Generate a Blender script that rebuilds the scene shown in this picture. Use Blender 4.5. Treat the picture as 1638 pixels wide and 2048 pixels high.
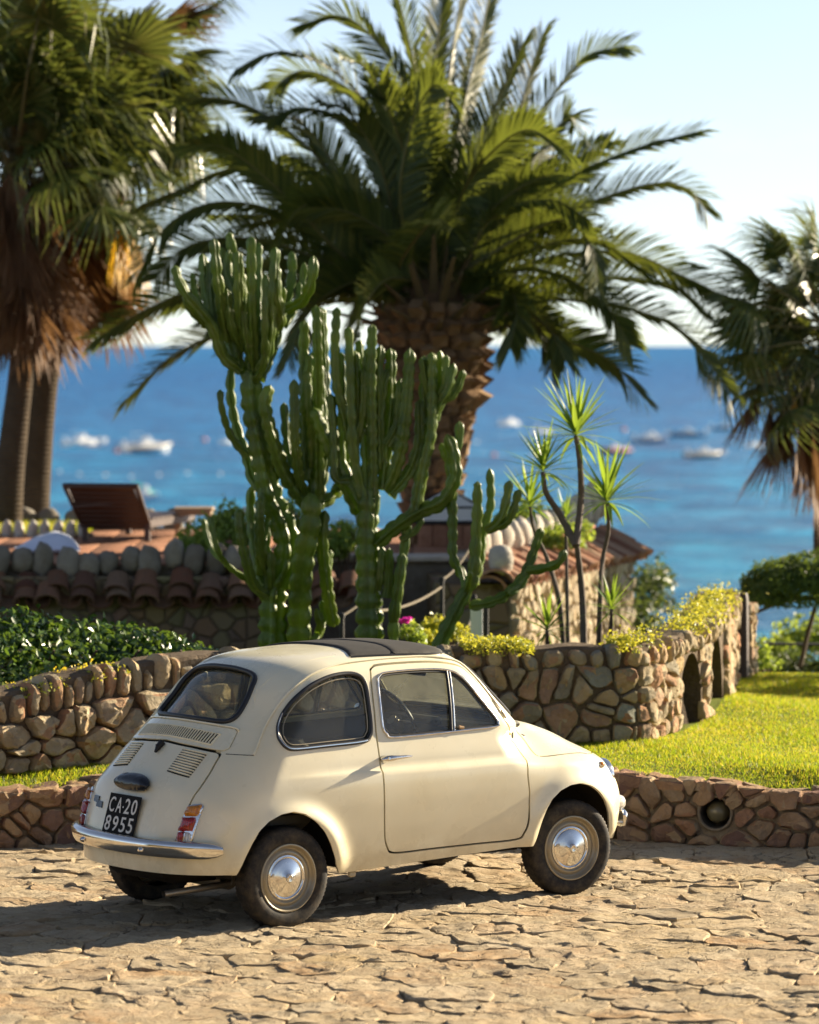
import bpy, math, random
import numpy as np
from mathutils import Vector, Matrix, noise as mn
R = math.radians
PI = math.pi
for o in list(bpy.data.objects):
    bpy.data.objects.remove(o)
SC = bpy.context.scene
COL = SC.collection
rng = np.random.default_rng(11)
random.seed(11)

# ------------------------------------------------------------------ camera
CAM_H, PITCH = 2.872, math.atan(334 / 7680)
cam_data = bpy.data.cameras.new('camera')
cam = bpy.data.objects.new('camera', cam_data)
COL.objects.link(cam)
cam.location = (0, 0, CAM_H)
cam.rotation_euler = (PI / 2 - PITCH, 0, 0)
cam_data.sensor_fit = 'VERTICAL'
cam_data.sensor_height = 36.0
cam_data.lens = 135.0
cam_data.clip_start = 0.5
cam_data.clip_end = 60000
cam_data.dof.use_dof = True
cam_data.dof.focus_distance = 20.0
cam_data.dof.aperture_fstop = 2.5
cam_data.dof.aperture_blades = 9
SC.camera = cam
SC.render.resolution_x, SC.render.resolution_y = 819, 1024

# ------------------------------------------------------------------ light
SUN_AZ, SUN_EL = R(34.5), R(19)          # azimuth counter-clockwise from +X
world = bpy.data.worlds.new('World')
SC.world = world
world.use_nodes = True
wn = world.node_tree
wn.nodes.clear()
w_out = wn.nodes.new('ShaderNodeOutputWorld')
w_bg = wn.nodes.new('ShaderNodeBackground')
w_sky = wn.nodes.new('ShaderNodeTexSky')
w_sky.sky_type = 'NISHITA'
w_sky.sun_disc = False
w_sky.sun_elevation = SUN_EL
w_sky.sun_rotation = PI / 2 - SUN_AZ
w_sky.altitude = 0
w_sky.air_density = 0.6
w_sky.dust_density = 0.12
w_sky.ozone_density = 2.2
w_bg.inputs[1].default_value = 0.05
w_hs = wn.nodes.new('ShaderNodeHueSaturation'); w_hs.inputs['Saturation'].default_value = 0.68     # thin sea haze pales the blue
w_tc = wn.nodes.new('ShaderNodeTexCoord'); w_mp = wn.nodes.new('ShaderNodeMapping'); w_mp.inputs['Scale'].default_value = (1, 1, 3.2)
w_nz = wn.nodes.new('ShaderNodeTexNoise'); w_nz.inputs['Scale'].default_value = 7.0; w_nz.inputs['Detail'].default_value = 7; w_nz.inputs['Roughness'].default_value = .62
w_mr = wn.nodes.new('ShaderNodeMapRange'); w_mr.inputs[1].default_value = .52; w_mr.inputs[2].default_value = .74; w_mr.inputs[3].default_value = 0; w_mr.inputs[4].default_value = .55
w_mx = wn.nodes.new('ShaderNodeMix'); w_mx.data_type = 'RGBA'
w_br = wn.nodes.new('ShaderNodeMix'); w_br.data_type = 'RGBA'; w_br.blend_type = 'MULTIPLY'; w_br.inputs[0].default_value = 1; w_br.inputs[7].default_value = (1.22, 1.15, 1.08, 1)
wn.links.new(w_tc.outputs['Generated'], w_mp.inputs[0]); wn.links.new(w_mp.outputs[0], w_nz.inputs['Vector']); wn.links.new(w_nz.outputs[0], w_mr.inputs[0])
wn.links.new(w_sky.outputs[0], w_hs.inputs['Color']); wn.links.new(w_hs.outputs[0], w_br.inputs[6])
wn.links.new(w_mr.outputs[0], w_mx.inputs[0]); wn.links.new(w_hs.outputs[0], w_mx.inputs[6]); wn.links.new(w_br.outputs[2], w_mx.inputs[7])     # faint wisps of cloud
wn.links.new(w_mx.outputs[2], w_bg.inputs[0])
wn.links.new(w_bg.outputs[0], w_out.inputs[0])
sun_data = bpy.data.lights.new('sun', 'SUN')
sun_data.energy = 5.0
sun_data.angle = R(0.5)
sun_data.color = (1.0, 0.845, 0.62)
sun = bpy.data.objects.new('sun', sun_data)
COL.objects.link(sun)
SUN_DIR = Vector((math.cos(SUN_EL) * math.cos(SUN_AZ), math.cos(SUN_EL) * math.sin(SUN_AZ), math.sin(SUN_EL)))
sun.rotation_euler = SUN_DIR.to_track_quat('Z', 'Y').to_euler()
sun.location = (30, 20, 30)
SC.view_settings.view_transform = 'Standard'
SC.view_settings.look = 'None'
SC.view_settings.exposure = 1.72
SC.view_settings.gamma = 1.0
SC.view_settings.use_curve_mapping = False
SC.render.engine = 'CYCLES'
SC.cycles.use_denoising = True
SC.cycles.max_bounces = 8
SC.cycles.transparent_max_bounces = 24
SC.cycles.caustics_reflective = False
SC.cycles.caustics_refractive = False
SC.cycles.sample_clamp_indirect = 6.0

# ------------------------------------------------------------------ helpers
_C, _S = math.cos(PITCH), math.sin(PITCH)
def at(px, py, Y):
    """world point seen at full-size photograph pixel (px,py) at depth Y"""
    a = (px - 819) / 7680; v = -(py - 1024) / 7680
    d = Vector((a, _C + v * _S, -_S + v * _C))
    return Vector((0, 0, CAM_H)) + d * (Y / d.y)

def tag(o, label=None, cat=None, group=None, kind=None):
    if label: o['label'] = label
    if cat: o['category'] = cat
    if group: o['group'] = group
    if kind: o['kind'] = kind
    return o

def empty(name, loc=(0, 0, 0), rz=0, parent=None):
    o = bpy.data.objects.new(name, None)
    COL.objects.link(o)
    o.location = loc
    o.rotation_euler = (0, 0, rz)
    o.empty_display_size = 0.1
    if parent: o.parent = parent
    return o

def link(name, me, parent=None, mat=None):
    o = bpy.data.objects.new(name, me)
    COL.objects.link(o)
    if mat is not None and not me.materials: me.materials.append(mat)
    if parent: o.parent = parent
    return o

def np_mesh(name, V, F, mat=None, smooth=True, normals=None):
    """V (n,3); F (m,3) or (m,4) int array"""
    V = np.ascontiguousarray(V, dtype=np.float32)
    F = np.ascontiguousarray(F, dtype=np.int32)
    me = bpy.data.meshes.new(name)
    k = F.shape[1]
    me.vertices.add(len(V)); me.loops.add(F.size); me.polygons.add(len(F))
    me.vertices.foreach_set('co', V.ravel())
    me.loops.foreach_set('vertex_index', F.ravel())
    me.polygons.foreach_set('loop_start', np.arange(0, F.size, k, dtype=np.int32))
    me.polygons.foreach_set('use_smooth', np.full(len(F), smooth, dtype=bool))
    if mat is not None: me.materials.append(mat)
    me.update(calc_edges=True)
    if normals is not None:
        me.normals_split_custom_set_from_vertices([tuple(n) for n in normals])
    return me

class MB:
    """collects shapes into one mesh (polygons of any size)"""
    def __init__(s): s.v = []; s.f = []
    def add(s, V, F):
        o = len(s.v)
        s.v.extend([tuple(map(float, p)) for p in V])
        s.f.extend([tuple(int(i) + o for i in f) for f in F])
        return s
    def box(s, c, size, rot=None, bev=0.0):
        x, y, z = [q / 2 for q in size]
        if bev <= 0:
            P = [(-x,-y,-z),(x,-y,-z),(x,y,-z),(-x,y,-z),(-x,-y,z),(x,-y,z),(x,y,z),(-x,y,z)]
            F = [(0,3,2,1),(4,5,6,7),(0,1,5,4),(1,2,6,5),(2,3,7,6),(3,0,4,7)]
        else:
            b = min(bev, x*.99, y*.99, z*.99); P = []; F = []
            for zz, k in ((-z, b), (-z + b, 0), (z - b, 0), (z, b)):
                xx, yy = x - k, y - k
                c_ = b if k == 0 else b * .5
                P += [(-xx+c_,-yy,zz),(xx-c_,-yy,zz),(xx,-yy+c_,zz),(xx,yy-c_,zz),(xx-c_,yy,zz),(-xx+c_,yy,zz),(-xx,yy-c_,zz),(-xx,-yy+c_,zz)]
            for r in range(3):
                for i in range(8):
                    j = (i + 1) % 8
                    F.append((r*8+i, r*8+j, r*8+8+j, r*8+8+i))
            F.append(tuple(range(7, -1, -1))); F.append(tuple(range(24, 32)))
        M = rot if rot is not None else Matrix.Identity(3)
        c = Vector(c)
        return s.add([c + M @ Vector(p) for p in P], F)
    def tube(s, pts, rad, n=8, cap=True, closed=False, sq=1.0):
        pts = [Vector(p) for p in pts]; m = len(pts)
        rad = [rad] * m if not hasattr(rad, '__len__') else rad
        V = []; F = []; up = None
        for i, p in enumerate(pts):
            if closed: t = pts[(i + 1) % m] - pts[i - 1]
            else: t = pts[min(i + 1, m - 1)] - pts[max(i - 1, 0)]
            if t.length < 1e-9: t = Vector((0, 0, 1))
            t.normalize()
            if up is None:
                up = Vector((0, 0, 1)) if abs(t.z) < .9 else Vector((1, 0, 0))
            a = (up - t * up.dot(t))
            if a.length < 1e-6: a = t.orthogonal()
            a.normalize(); b = t.cross(a); up = a
            for k in range(n):
                q = 2 * PI * k / n
                V.append(p + a * (math.cos(q) * rad[i] * sq) + b * (math.sin(q) * rad[i]))
        for i in range(m if closed else m - 1):
            j = (i + 1) % m
            for k in range(n):
                l = (k + 1) % n
                F.append((i*n+k, i*n+l, j*n+l, j*n+k))
        if cap and not closed:
            F.append(tuple(range(n - 1, -1, -1))); F.append(tuple(range((m-1)*n, m*n)))
        return s.add(V, F)
    def lathe(s, prof, n=24, axis='Z', c=(0, 0, 0), a0=0, a1=2 * PI, wob=None):
        """prof: (radius, height) list"""
        full = abs(a1 - a0 - 2 * PI) < 1e-6
        k = n if full else n + 1
        V = []; F = []
        for i in range(k):
            a = a0 + (a1 - a0) * i / n
            ca, sa = math.cos(a), math.sin(a)
            for j, (r, h) in enumerate(prof):
                if wob: r = r + wob(i, j)
                if axis == 'Z': p = (r*ca, r*sa, h)
                elif axis == 'Y': p = (r*ca, h, r*sa)
                else: p = (h, r*ca, r*sa)
                V.append((p[0]+c[0], p[1]+c[1], p[2]+c[2]))
        m = len(prof)
        for i in range(n):
            i2 = (i + 1) % k
            for j in range(m - 1):
                F.append((i*m+j, i2*m+j, i2*m+j+1, i*m+j+1))
        return s.add(V, F)
    def mesh(s, name, mat=None, smooth=True, sharp=None):
        me = bpy.data.meshes.new(name)
        me.from_pydata(s.v, [], s.f)
        if smooth:
            me.polygons.foreach_set('use_smooth', [True] * len(me.polygons))
            if sharp is not None: me.set_sharp_from_angle(angle=R(sharp))
        if mat is not None: me.materials.append(mat)
        me.update()
        return me
    def build(s, name, mat=None, parent=None, smooth=True, sharp=38):
        return link(name, s.mesh(name, mat, smooth, sharp), parent)

def spline(pts, n=6, closed=False):
    P = [Vector(p) for p in pts]; N = len(P); out = []
    rngi = range(N) if closed else range(N - 1)
    for i in rngi:
        p1, p2 = P[i], P[(i + 1) % N]
        p0 = P[i - 1] if (closed or i > 0) else p1 * 2 - p2
        p3 = P[(i + 2) % N] if (closed or i + 2 < N) else p2 * 2 - p1
        for k in range(n):
            t = k / n
            out.append(.5 * ((2*p1) + (-p0 + p2)*t + (2*p0 - 5*p1 + 4*p2 - p3)*t*t + (-p0 + 3*p1 - 3*p2 + p3)*t**3))
    if not closed: out.append(P[-1])
    return out

# ------------------------------------------------------------------ materials
class NT:
    def __init__(s, name):
        s.m = bpy.data.materials.new(name); s.m.use_nodes = True
        s.t = s.m.node_tree; s.t.nodes.clear()
        s.out = s.n('OutputMaterial')
    def n(s, typ, **kw):
        nd = s.t.nodes.new('ShaderNode' + typ)
        for k, v in kw.items(): setattr(nd, k, v)
        return nd
    def l(s, a, b): s.t.links.new(a, b)
    def val(s, sock, v):
        if isinstance(v, bpy.types.NodeSocket): s.l(v, sock)
        elif isinstance(v, (tuple, list)) and len(v) == 3 and sock.type == 'RGBA': sock.default_value = (*v, 1)
        else: sock.default_value = v
    def coord(s, kind='Object'): return s.n('TexCoord').outputs[kind]
    def pos(s): return s.n('NewGeometry').outputs['Position']
    def mapv(s, v, scale=(1, 1, 1), rot=(0, 0, 0)):
        m = s.n('Mapping'); s.l(v, m.inputs[0]); m.inputs['Scale'].default_value = scale; m.inputs['Rotation'].default_value = rot
        return m.outputs[0]
    def noise(s, v, scale=5, detail=4, rough=.55, dist=0, out=0):
        t = s.n('TexNoise'); s.l(v, t.inputs['Vector'])
        t.inputs['Scale'].default_value = scale; t.inputs['Detail'].default_value = detail
        t.inputs['Roughness'].default_value = rough; t.inputs['Distortion'].default_value = dist
        return t.outputs[out]
    def voro(s, v, scale=5, feature='F1', out='Distance', rnd=1):
        t = s.n('TexVoronoi', feature=feature); s.l(v, t.inputs['Vector']); t.inputs['Scale'].default_value = scale
        t.inputs['Randomness'].default_value = rnd
        return t.outputs[out]
    def ramp(s, f, stops, interp='LINEAR'):
        r = s.n('ValToRGB'); s.l(f, r.inputs[0]); e = r.color_ramp.elements
        r.color_ramp.interpolation = interp
        while len(e) > 1: e.remove(e[-1])
        e[0].position = stops[0][0]; e[0].color = (*stops[0][1], 1)
        for p, c in stops[1:]:
            q = e.new(p); q.color = (*c, 1)
        return r.outputs[0]
    def mapr(s, f, a, b, c, d):
        m = s.n('MapRange'); s.l(f, m.inputs[0])
        for i, v in enumerate((a, b, c, d)): m.inputs[i + 1].default_value = v
        return m.outputs[0]
    def math(s, op, a, b=0.0):
        m = s.n('Math', operation=op); s.val(m.inputs[0], a); s.val(m.inputs[1], b)
        return m.outputs[0]
    def mix(s, f, a, b, blend='MIX'):
        m = s.n('Mix', data_type='RGBA', blend_type=blend)
        s.val(m.inputs[0], f); s.val(m.inputs[6], a); s.val(m.inputs[7], b)
        return m.outputs[2]
    def rand(s):
        a = s.n('ObjectInfo').outputs['Random']; b = s.n('NewGeometry').outputs['Random Per Island']
        return s.math('FRACT', s.math('ADD', s.math('MULTIPLY', a, 7.31), b))
    def bump(s, h, strength=.3, dist=.01, prev=None):
        b = s.n('Bump'); s.l(h, b.inputs['Height']); b.inputs['Strength'].default_value = strength; b.inputs['Distance'].default_value = dist
        if prev is not None: s.l(prev, b.inputs['Normal'])
        return b.outputs[0]
    def bsdf(s, col, rough=.5, metal=0, spec=.5, normal=None, coat=0, coat_rough=.1, out=True, trans=None, sheen=0):
        b = s.n('BsdfPrincipled')
        s.val(b.inputs['Base Color'], col); s.val(b.inputs['Roughness'], rough); s.val(b.inputs['Metallic'], metal)
        s.val(b.inputs['Specular IOR Level'], spec); s.val(b.inputs['Coat Weight'], coat); s.val(b.inputs['Coat Roughness'], coat_rough)
        if normal is not None: s.l(normal, b.inputs['Normal'])
        if out: s.l(b.outputs[0], s.out.inputs[0])
        return b.outputs[0]
    def translucent(s, base, col, f):
        t = s.n('BsdfTranslucent'); s.val(t.inputs[0], col)
        m = s.n('MixShader'); s.val(m.inputs[0], f); s.l(base, m.inputs[1]); s.l(t.outputs[0], m.inputs[2])
        s.l(m.outputs[0], s.out.inputs[0])

def simple(name, col, rough=.5, metal=0, spec=.5, var=0.0, vscale=8, bump=0, bscale=60, coat=0):
    n = NT(name); c = n.coord()
    colv = col
    if var:
        f = n.noise(c, vscale, 4)
        colv = n.mix(f, tuple(q * (1 - var) for q in col), tuple(min(q * (1 + var), 1) for q in col))
    nm = n.bump(n.noise(c, bscale, 3), bump, .004) if bump else None
    n.bsdf(colv, rough, metal, spec, nm, coat)
    return n.m

def leaf_mat(name, stops, rough=.45, trans=.35, tcol=None, spec=.4, island=True, vs=1.5):
    n = NT(name)
    f = n.rand()
    g = n.noise(n.pos(), vs, 2)
    f2 = n.math('ADD', n.math('MULTIPLY', f, .7), n.math('MULTIPLY', g, .45))
    c = n.ramp(f2, stops)
    b = n.bsdf(c, rough, 0, spec, out=False)
    tc = n.mix(.55, c, tcol) if tcol else c
    n.translucent(b, n.mix(1.0, tc, (1.9, 1.9, 1.6), 'MULTIPLY'), trans)
    return n.m
# ------------------------------------------------------------------ shared materials
def paint_mat():
    n = NT('cream_paint'); c = n.coord()
    big = n.noise(c, 2.2, 5, .6)
    fine = n.noise(c, 90, 3, .6)
    z = n.n('SeparateXYZ'); n.l(c, z.inputs[0])
    base = n.mix(n.mapr(big, .35, .7, 0, 1), (.81, .755, .555), (.76, .69, .48))
    # road dust low on the sills and faint dusty speckle
    low = n.math('MULTIPLY', n.mapr(z.outputs[2], .48, .26, 0, .55), n.mapr(n.noise(c, 9, 6, .7), .35, .7, .25, 1))
    base = n.mix(low, base, (.47, .36, .18))
    base = n.mix(n.mapr(n.noise(c, 160, 2, .5), .66, .8, 0, .35), base, (.70, .62, .46))
    base = n.mix(n.mapr(n.noise(c, 34, 6, .8), .71, .78, 0, .6), base, (.33, .2, .09))
    rough = n.mapr(n.noise(c, 5, 4), .3, .7, .22, .38)
    nm = n.bump(fine, .05, .0006, n.bump(n.noise(c, 3.5, 2), .12, .004))
    n.bsdf(base, rough, 0, .5, nm, .55, .12)
    return n.m
M = {}
M['paint'] = paint_mat()
M['paint_dark'] = simple('cream_paint_inner', (.42, .35, .22), .5)
def chrome_mat():
    n = NT('chrome'); c = n.coord()
    d = n.noise(c, 26, 5, .7)
    n.bsdf((.72, .70, .67), n.mapr(d, .4, .75, .10, .30), 1, .5, n.bump(n.noise(c, 9, 2), .05, .002))
    return n.m
M['chrome'] = chrome_mat()
M['steel'] = simple('rim_steel', (.33, .285, .20), .36, .45, var=.2, vscale=14, bump=.1)
M['rubber'] = simple('black_rubber', (.012, .012, .013), .42, bump=.06, bscale=120)
def tyre_mat():
    n = NT('tyre_rubber'); c = n.coord()
    d = n.noise(c, 16, 6, .7)
    col = n.mix(n.mapr(d, .42, .68, 0, .8), (.018, .017, .016), (.085, .066, .042))
    n.bsdf(col, .78, 0, .3, n.bump(n.noise(c, 130, 4, .7), .5, .002))
    return n.m
M['tyre'] = tyre_mat()
M['black_metal'] = simple('black_metal', (.012, .011, .010), .6, 0, .4, var=.3)
M['soot'] = simple('underbody_dark', (.016, .013, .010), .9, 0, .2)
M['interior'] = simple('interior_vinyl', (.055, .052, .036), .6, var=.2)
M['interior_lt'] = simple('interior_trim', (.10, .095, .06), .6, var=.2)
M['plastic_black'] = simple('black_plastic', (.012, .014, .019), .22, 0, .5)
def fabric_mat():
    n = NT('roof_fabric'); c = n.coord()
    w = n.noise(n.mapv(c, (1, 6, 1)), 120, 3, .6)
    col = n.mix(n.noise(c, 14, 4), (.022, .021, .020), (.05, .046, .040))
    n.bsdf(col, .75, 0, .25, n.bump(w, .5, .0015))
    return n.m
M['fabric'] = fabric_mat()
def glass_mat(name, tint, dust, refl=1.0, rough=.02, streak=False):
    n = NT(name); c = n.coord()
    tr = n.n('BsdfTransparent'); tr.inputs[0].default_value = (*tint, 1)
    gl = n.n('BsdfGlossy'); gl.inputs['Color'].default_value = (1, 1, 1, 1); gl.inputs['Roughness'].default_value = rough
    d1 = n.n('BsdfDiffuse'); d1.inputs[0].default_value = (.62, .60, .48, 1)
    d2 = n.n('BsdfTranslucent'); d2.inputs[0].default_value = (.70, .68, .50, 1)
    df = n.n('MixShader'); df.inputs[0].default_value = .55; n.l(d1.outputs[0], df.inputs[1]); n.l(d2.outputs[0], df.inputs[2])
    fr = n.n('Fresnel'); fr.inputs[0].default_value = 1.5
    m1 = n.n('MixShader'); n.l(n.math('MULTIPLY', fr.outputs[0], refl), m1.inputs[0]); n.l(tr.outputs[0], m1.inputs[1]); n.l(gl.outputs[0], m1.inputs[2])
    if streak:
        v = n.mapv(c, (3, 30, 3), (.0, .0, .0))
        d = n.math('ADD', n.math('MULTIPLY', n.noise(v, 3, 5, .7), .7), n.math('MULTIPLY', n.noise(c, 60, 3, .7), .3))
    else:
        d = n.math('ADD', n.math('MULTIPLY', n.noise(c, 150, 4, .8), .65), n.math('MULTIPLY', n.noise(c, 6, 3, .7), .35))
    dd = n.mapr(d, .36, .68, dust * .35, dust * 2.0)
    m2 = n.n('MixShader'); n.l(dd, m2.inputs[0]); n.l(m1.outputs[0], m2.inputs[1]); n.l(df.outputs[0], m2.inputs[2])
    n.l(m2.outputs[0], n.out.inputs[0])
    return n.m
M['glass'] = glass_mat('dusty_glass', (.90, .93, .88), .10)
M['glass_rear'] = glass_mat('streaked_rear_glass', (.80, .81, .66), .085, streak=True)
def lens_mat(name, col, col2):
    n = NT(name); c = n.coord()
    w = n.n('TexWave'); n.l(c, w.inputs[0]); w.inputs['Scale'].default_value = 34; w.bands_direction = 'Y'
    f = n.mix(w.outputs['Fac'], col, col2)
    n.bsdf(f, .12, 0, .6, n.bump(w.outputs['Fac'], .25, .002), .4)
    return n.m
M['amber'] = lens_mat('amber_lens', (.42, .13, .006), (.60, .24, .015))
M['red'] = lens_mat('red_lens', (.20, .006, .006), (.34, .012, .010))
M['clear'] = lens_mat('clear_lens', (.42, .40, .36), (.72, .70, .64))
M['plate'] = simple('plate_black', (.006, .006, .006), .75, 0, .2)
M['plate_white'] = simple('plate_white', (.72, .70, .64), .5)
# ------------------------------------------------------------------ car body surface: an implicit shell G(x,y,z)=0 (x forward, y left, z up, rear axle at x=0)
def smooth_closed(pts,n=8):
    P=np.asarray(pts,float);N=len(P);out=[]
    for i in range(N):
        p0,p1,p2,p3=P[i-1],P[i],P[(i+1)%N],P[(i+2)%N]
        for k in range(n):
            t=k/n
            out.append(.5*((2*p1)+(-p0+p2)*t+(2*p0-5*p1+4*p2-p3)*t*t+(-p0+3*p1-3*p2+p3)*t**3))
    return np.array(out)
def sdf_poly(X,Y,poly):
    """signed distance (negative inside) of points to a closed polygon"""
    poly=np.asarray(poly);X=np.asarray(X,float);Y=np.asarray(Y,float)
    d2=np.full(X.shape,1e9);ins=np.zeros(X.shape,bool)
    a=poly;b=np.roll(poly,-1,0)
    for (ax,ay),(bx,by) in zip(a,b):
        ex,ey=bx-ax,by-ay;L=ex*ex+ey*ey
        if L<1e-14: continue
        t=np.clip(((X-ax)*ex+(Y-ay)*ey)/L,0,1)
        d2=np.minimum(d2,(X-ax-t*ex)**2+(Y-ay-t*ey)**2)
        c=((ay>Y)!=(by>Y))
        if abs(by-ay)>1e-12:
            ins^=c&(X<ex*(Y-ay)/(by-ay)+ax)
    d=np.sqrt(d2)
    return np.where(ins,-d,d)
PROFILE=smooth_closed([(-.35,-.10),(-.53,-.02),(-.578,.15),(-.588,.30),(-.583,.44),(-.558,.54),(-.518,.64),(-.475,.715),(-.408,.785),(-.32,.88),(-.25,.955),(-.178,1.03),(-.085,1.125),(.01,1.219),(.17,1.294),(.42,1.32),(.72,1.332),(.97,1.328),(1.17,1.312),(1.30,1.246),(1.475,1.07),(1.605,.935),(1.68,.900),(1.82,.888),(2.0,.842),(2.15,.755),(2.26,.64),(2.315,.53),(2.325,.42),(2.31,.30),(2.25,.12),(2.08,-.05),(1.7,-.12),(.8,-.12),(.1,-.12)],12)
# signed distance to the profile sampled on a grid for speed
_gx=np.linspace(-.9,2.6,351);_gz=np.linspace(-.3,1.6,191)
_GX,_GZ=np.meshgrid(_gx,_gz,indexing='ij')
_PH=sdf_poly(_GX,_GZ,PROFILE)
def phi(x,z):
    """profile distance, cubic B-spline over the grid so that the shading stays smooth"""
    fx=np.clip((x+.9)/.01,1,347.999);fz=np.clip((z+.3)/.01,1,187.999)
    i=fx.astype(int);j=fz.astype(int);u=fx-i;v=fz-j
    def w(t): return ((1-t)**3/6,(3*t**3-6*t*t+4)/6,(-3*t**3+3*t*t+3*t+1)/6,t**3/6)
    wu,wv=w(u),w(v);r=0
    for a in range(4):
        c=0
        for b in range(4): c=c+_PH[i+a-1,j+b-1]*wv[b]
        r=r+c*wu[a]
    return r
def ss(a,b,x):
    t=np.clip((x-a)/(b-a),0,1);return t*t*(3-2*t)
_zt=np.array([.18,.24,.30,.40,.52,.62,.70,.76,.82,.88,.93,1.0,1.1,1.2,1.3,1.4])
_yt=np.array([.560,.598,.614,.628,.640,.645,.641,.629,.614,.598,.586,.572,.546,.514,.482,.44])
# cubic resample for smoothness
def _hermite(xk,yk,x):
    m=np.gradient(yk,xk);i=np.clip(np.searchsorted(xk,x)-1,0,len(xk)-2)
    h=xk[i+1]-xk[i];t=np.clip((x-xk[i])/h,0,1)
    return (2*t**3-3*t**2+1)*yk[i]+(t**3-2*t**2+t)*h*m[i]+(-2*t**3+3*t**2)*yk[i+1]+(t**3-t**2)*h*m[i+1]
ARCH_R=None;ARCH_F=None
def Ys(x,z):
    y=_hermite(_zt,_yt,z)
    # plan taper
    y=y-.03*np.clip((.25-x)/.8,0,1)**2-.04*np.clip((x-1.45)/.85,0,1)**2
    # pressed swage along the door
    w=ss(-.15,.5,x)*(1-ss(1.95,2.15,x))
    zl=.752-.004*(x-.9)
    y=y+w*.011*(ss(zl+.004,zl-.022,z))*np.exp(-np.clip(zl-z,0,9)/.30)-w*.003*np.exp(-((z-zl-.02)/.02)**2)
    # wheel arch flares
    for cx,rx,cz,top in ((-.002,.305,.253,.56),(1.835,.305,.253,.58)):
        ex=(x-cx)/rx;ez=np.maximum(z-cz,0)/(top-cz)
        r=np.sqrt(ex*ex+ez*ez);d=np.maximum((r-1),-.4)*.31
        y=y+.030*np.exp(-(d/.055)**2)*ss(.20,.34,z)
    return y
def G(x,y,z):
    gx=ss(.40,-.20,x); fx=ss(1.12,1.5,x)
    hz=ss(.80,1.15,z); up=ss(.84,.93,z)
    mid=ss(.67,.79,z)*(1-up)
    h_rear=.33+.13*hz; h_roof=.15; h_front=.36*(1-up)+.24*up
    h=h_roof*(1-gx)*(1-fx)+h_rear*gx+h_front*fx
    n_f=3.6-1.3*mid
    n=3.0*(1-gx)*(1-fx)+(2.35-.3*hz)*gx+n_f*fx
    ys=Ys(x,z)
    t=np.abs(y)/ys
    a=np.maximum((h+phi(x,z))/h,0)
    return (a**n+t**n)**(1/n)-1
def gradG(x,y,z,e=2e-3):
    g=np.stack([G(x+e,y,z)-G(x-e,y,z),G(x,y+e,z)-G(x,y-e,z),G(x,y,z+e)-G(x,y,z-e)],-1)
    return g/np.maximum(np.linalg.norm(g,axis=-1,keepdims=True),1e-9)
# ------------------------------------------------------------------ ground, walls, sea
def clip_half(poly, p, n):
    """keep the side where (q-p).n <= 0"""
    out = []; m = len(poly)
    d = [(q[0]-p[0])*n[0] + (q[1]-p[1])*n[1] for q in poly]
    for i in range(m):
        j = (i+1) % m
        if d[i] <= 0: out.append(poly[i])
        if (d[i] < 0 < d[j]) or (d[j] < 0 < d[i]):
            t = d[i]/(d[i]-d[j]); out.append((poly[i][0]+(poly[j][0]-poly[i][0])*t, poly[i][1]+(poly[j][1]-poly[i][1])*t))
    return out
def voronoi(S, gap, reach, bounds=None):
    """cells of the seeds S (n,2), drawn in by gap/2 on every side; bounds = list of (point, outward normal)"""
    S = np.asarray(S); cells = []
    for i, s in enumerate(S):
        poly = [(s[0]-reach, s[1]-reach), (s[0]+reach, s[1]-reach), (s[0]+reach, s[1]+reach), (s[0]-reach, s[1]+reach)]
        d = S - s; q = (d*d).sum(1); o = np.argsort(q)[1:22]
        for k in o:
            L = math.sqrt(q[k])
            if L > 2.6*reach or L < 1e-6: continue
            n = d[k]/L
            poly = clip_half(poly, s + n*(L/2-gap/2), n)
            if len(poly) < 3: break
        if bounds and len(poly) >= 3:
            for p, n in bounds:
                poly = clip_half(poly, (p[0]-n[0]*gap/2, p[1]-n[1]*gap/2), n)
                if len(poly) < 3: break
        cells.append(poly if len(poly) >= 3 else None)
    return cells
def resample(poly, n, it=2, keep=.25):
    P = np.array(poly)
    for _ in range(it):
        Q = np.roll(P, -1, 0); P = np.stack([P*(1-keep)+Q*keep, P*keep+Q*(1-keep)], 1).reshape(-1, 2)
    d = np.linalg.norm(np.roll(P, -1, 0)-P, axis=1); c = np.concatenate([[0], np.cumsum(d)])
    t = np.linspace(0, c[-1], n, endpoint=False); P2 = np.vstack([P, P[:1]])
    return np.stack([np.interp(t, c, P2[:,0]), np.interp(t, c, P2[:,1])], -1)
def area(poly):
    P = np.array(poly); return .5*abs((P[:,0]*np.roll(P[:,1],-1) - P[:,1]*np.roll(P[:,0],-1)).sum())
WALL_RINGS = ((1.0,-.5),(1.0,.30),(.965,.70),(.88,.92),(.64,1.0),(.32,1.04))
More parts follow.
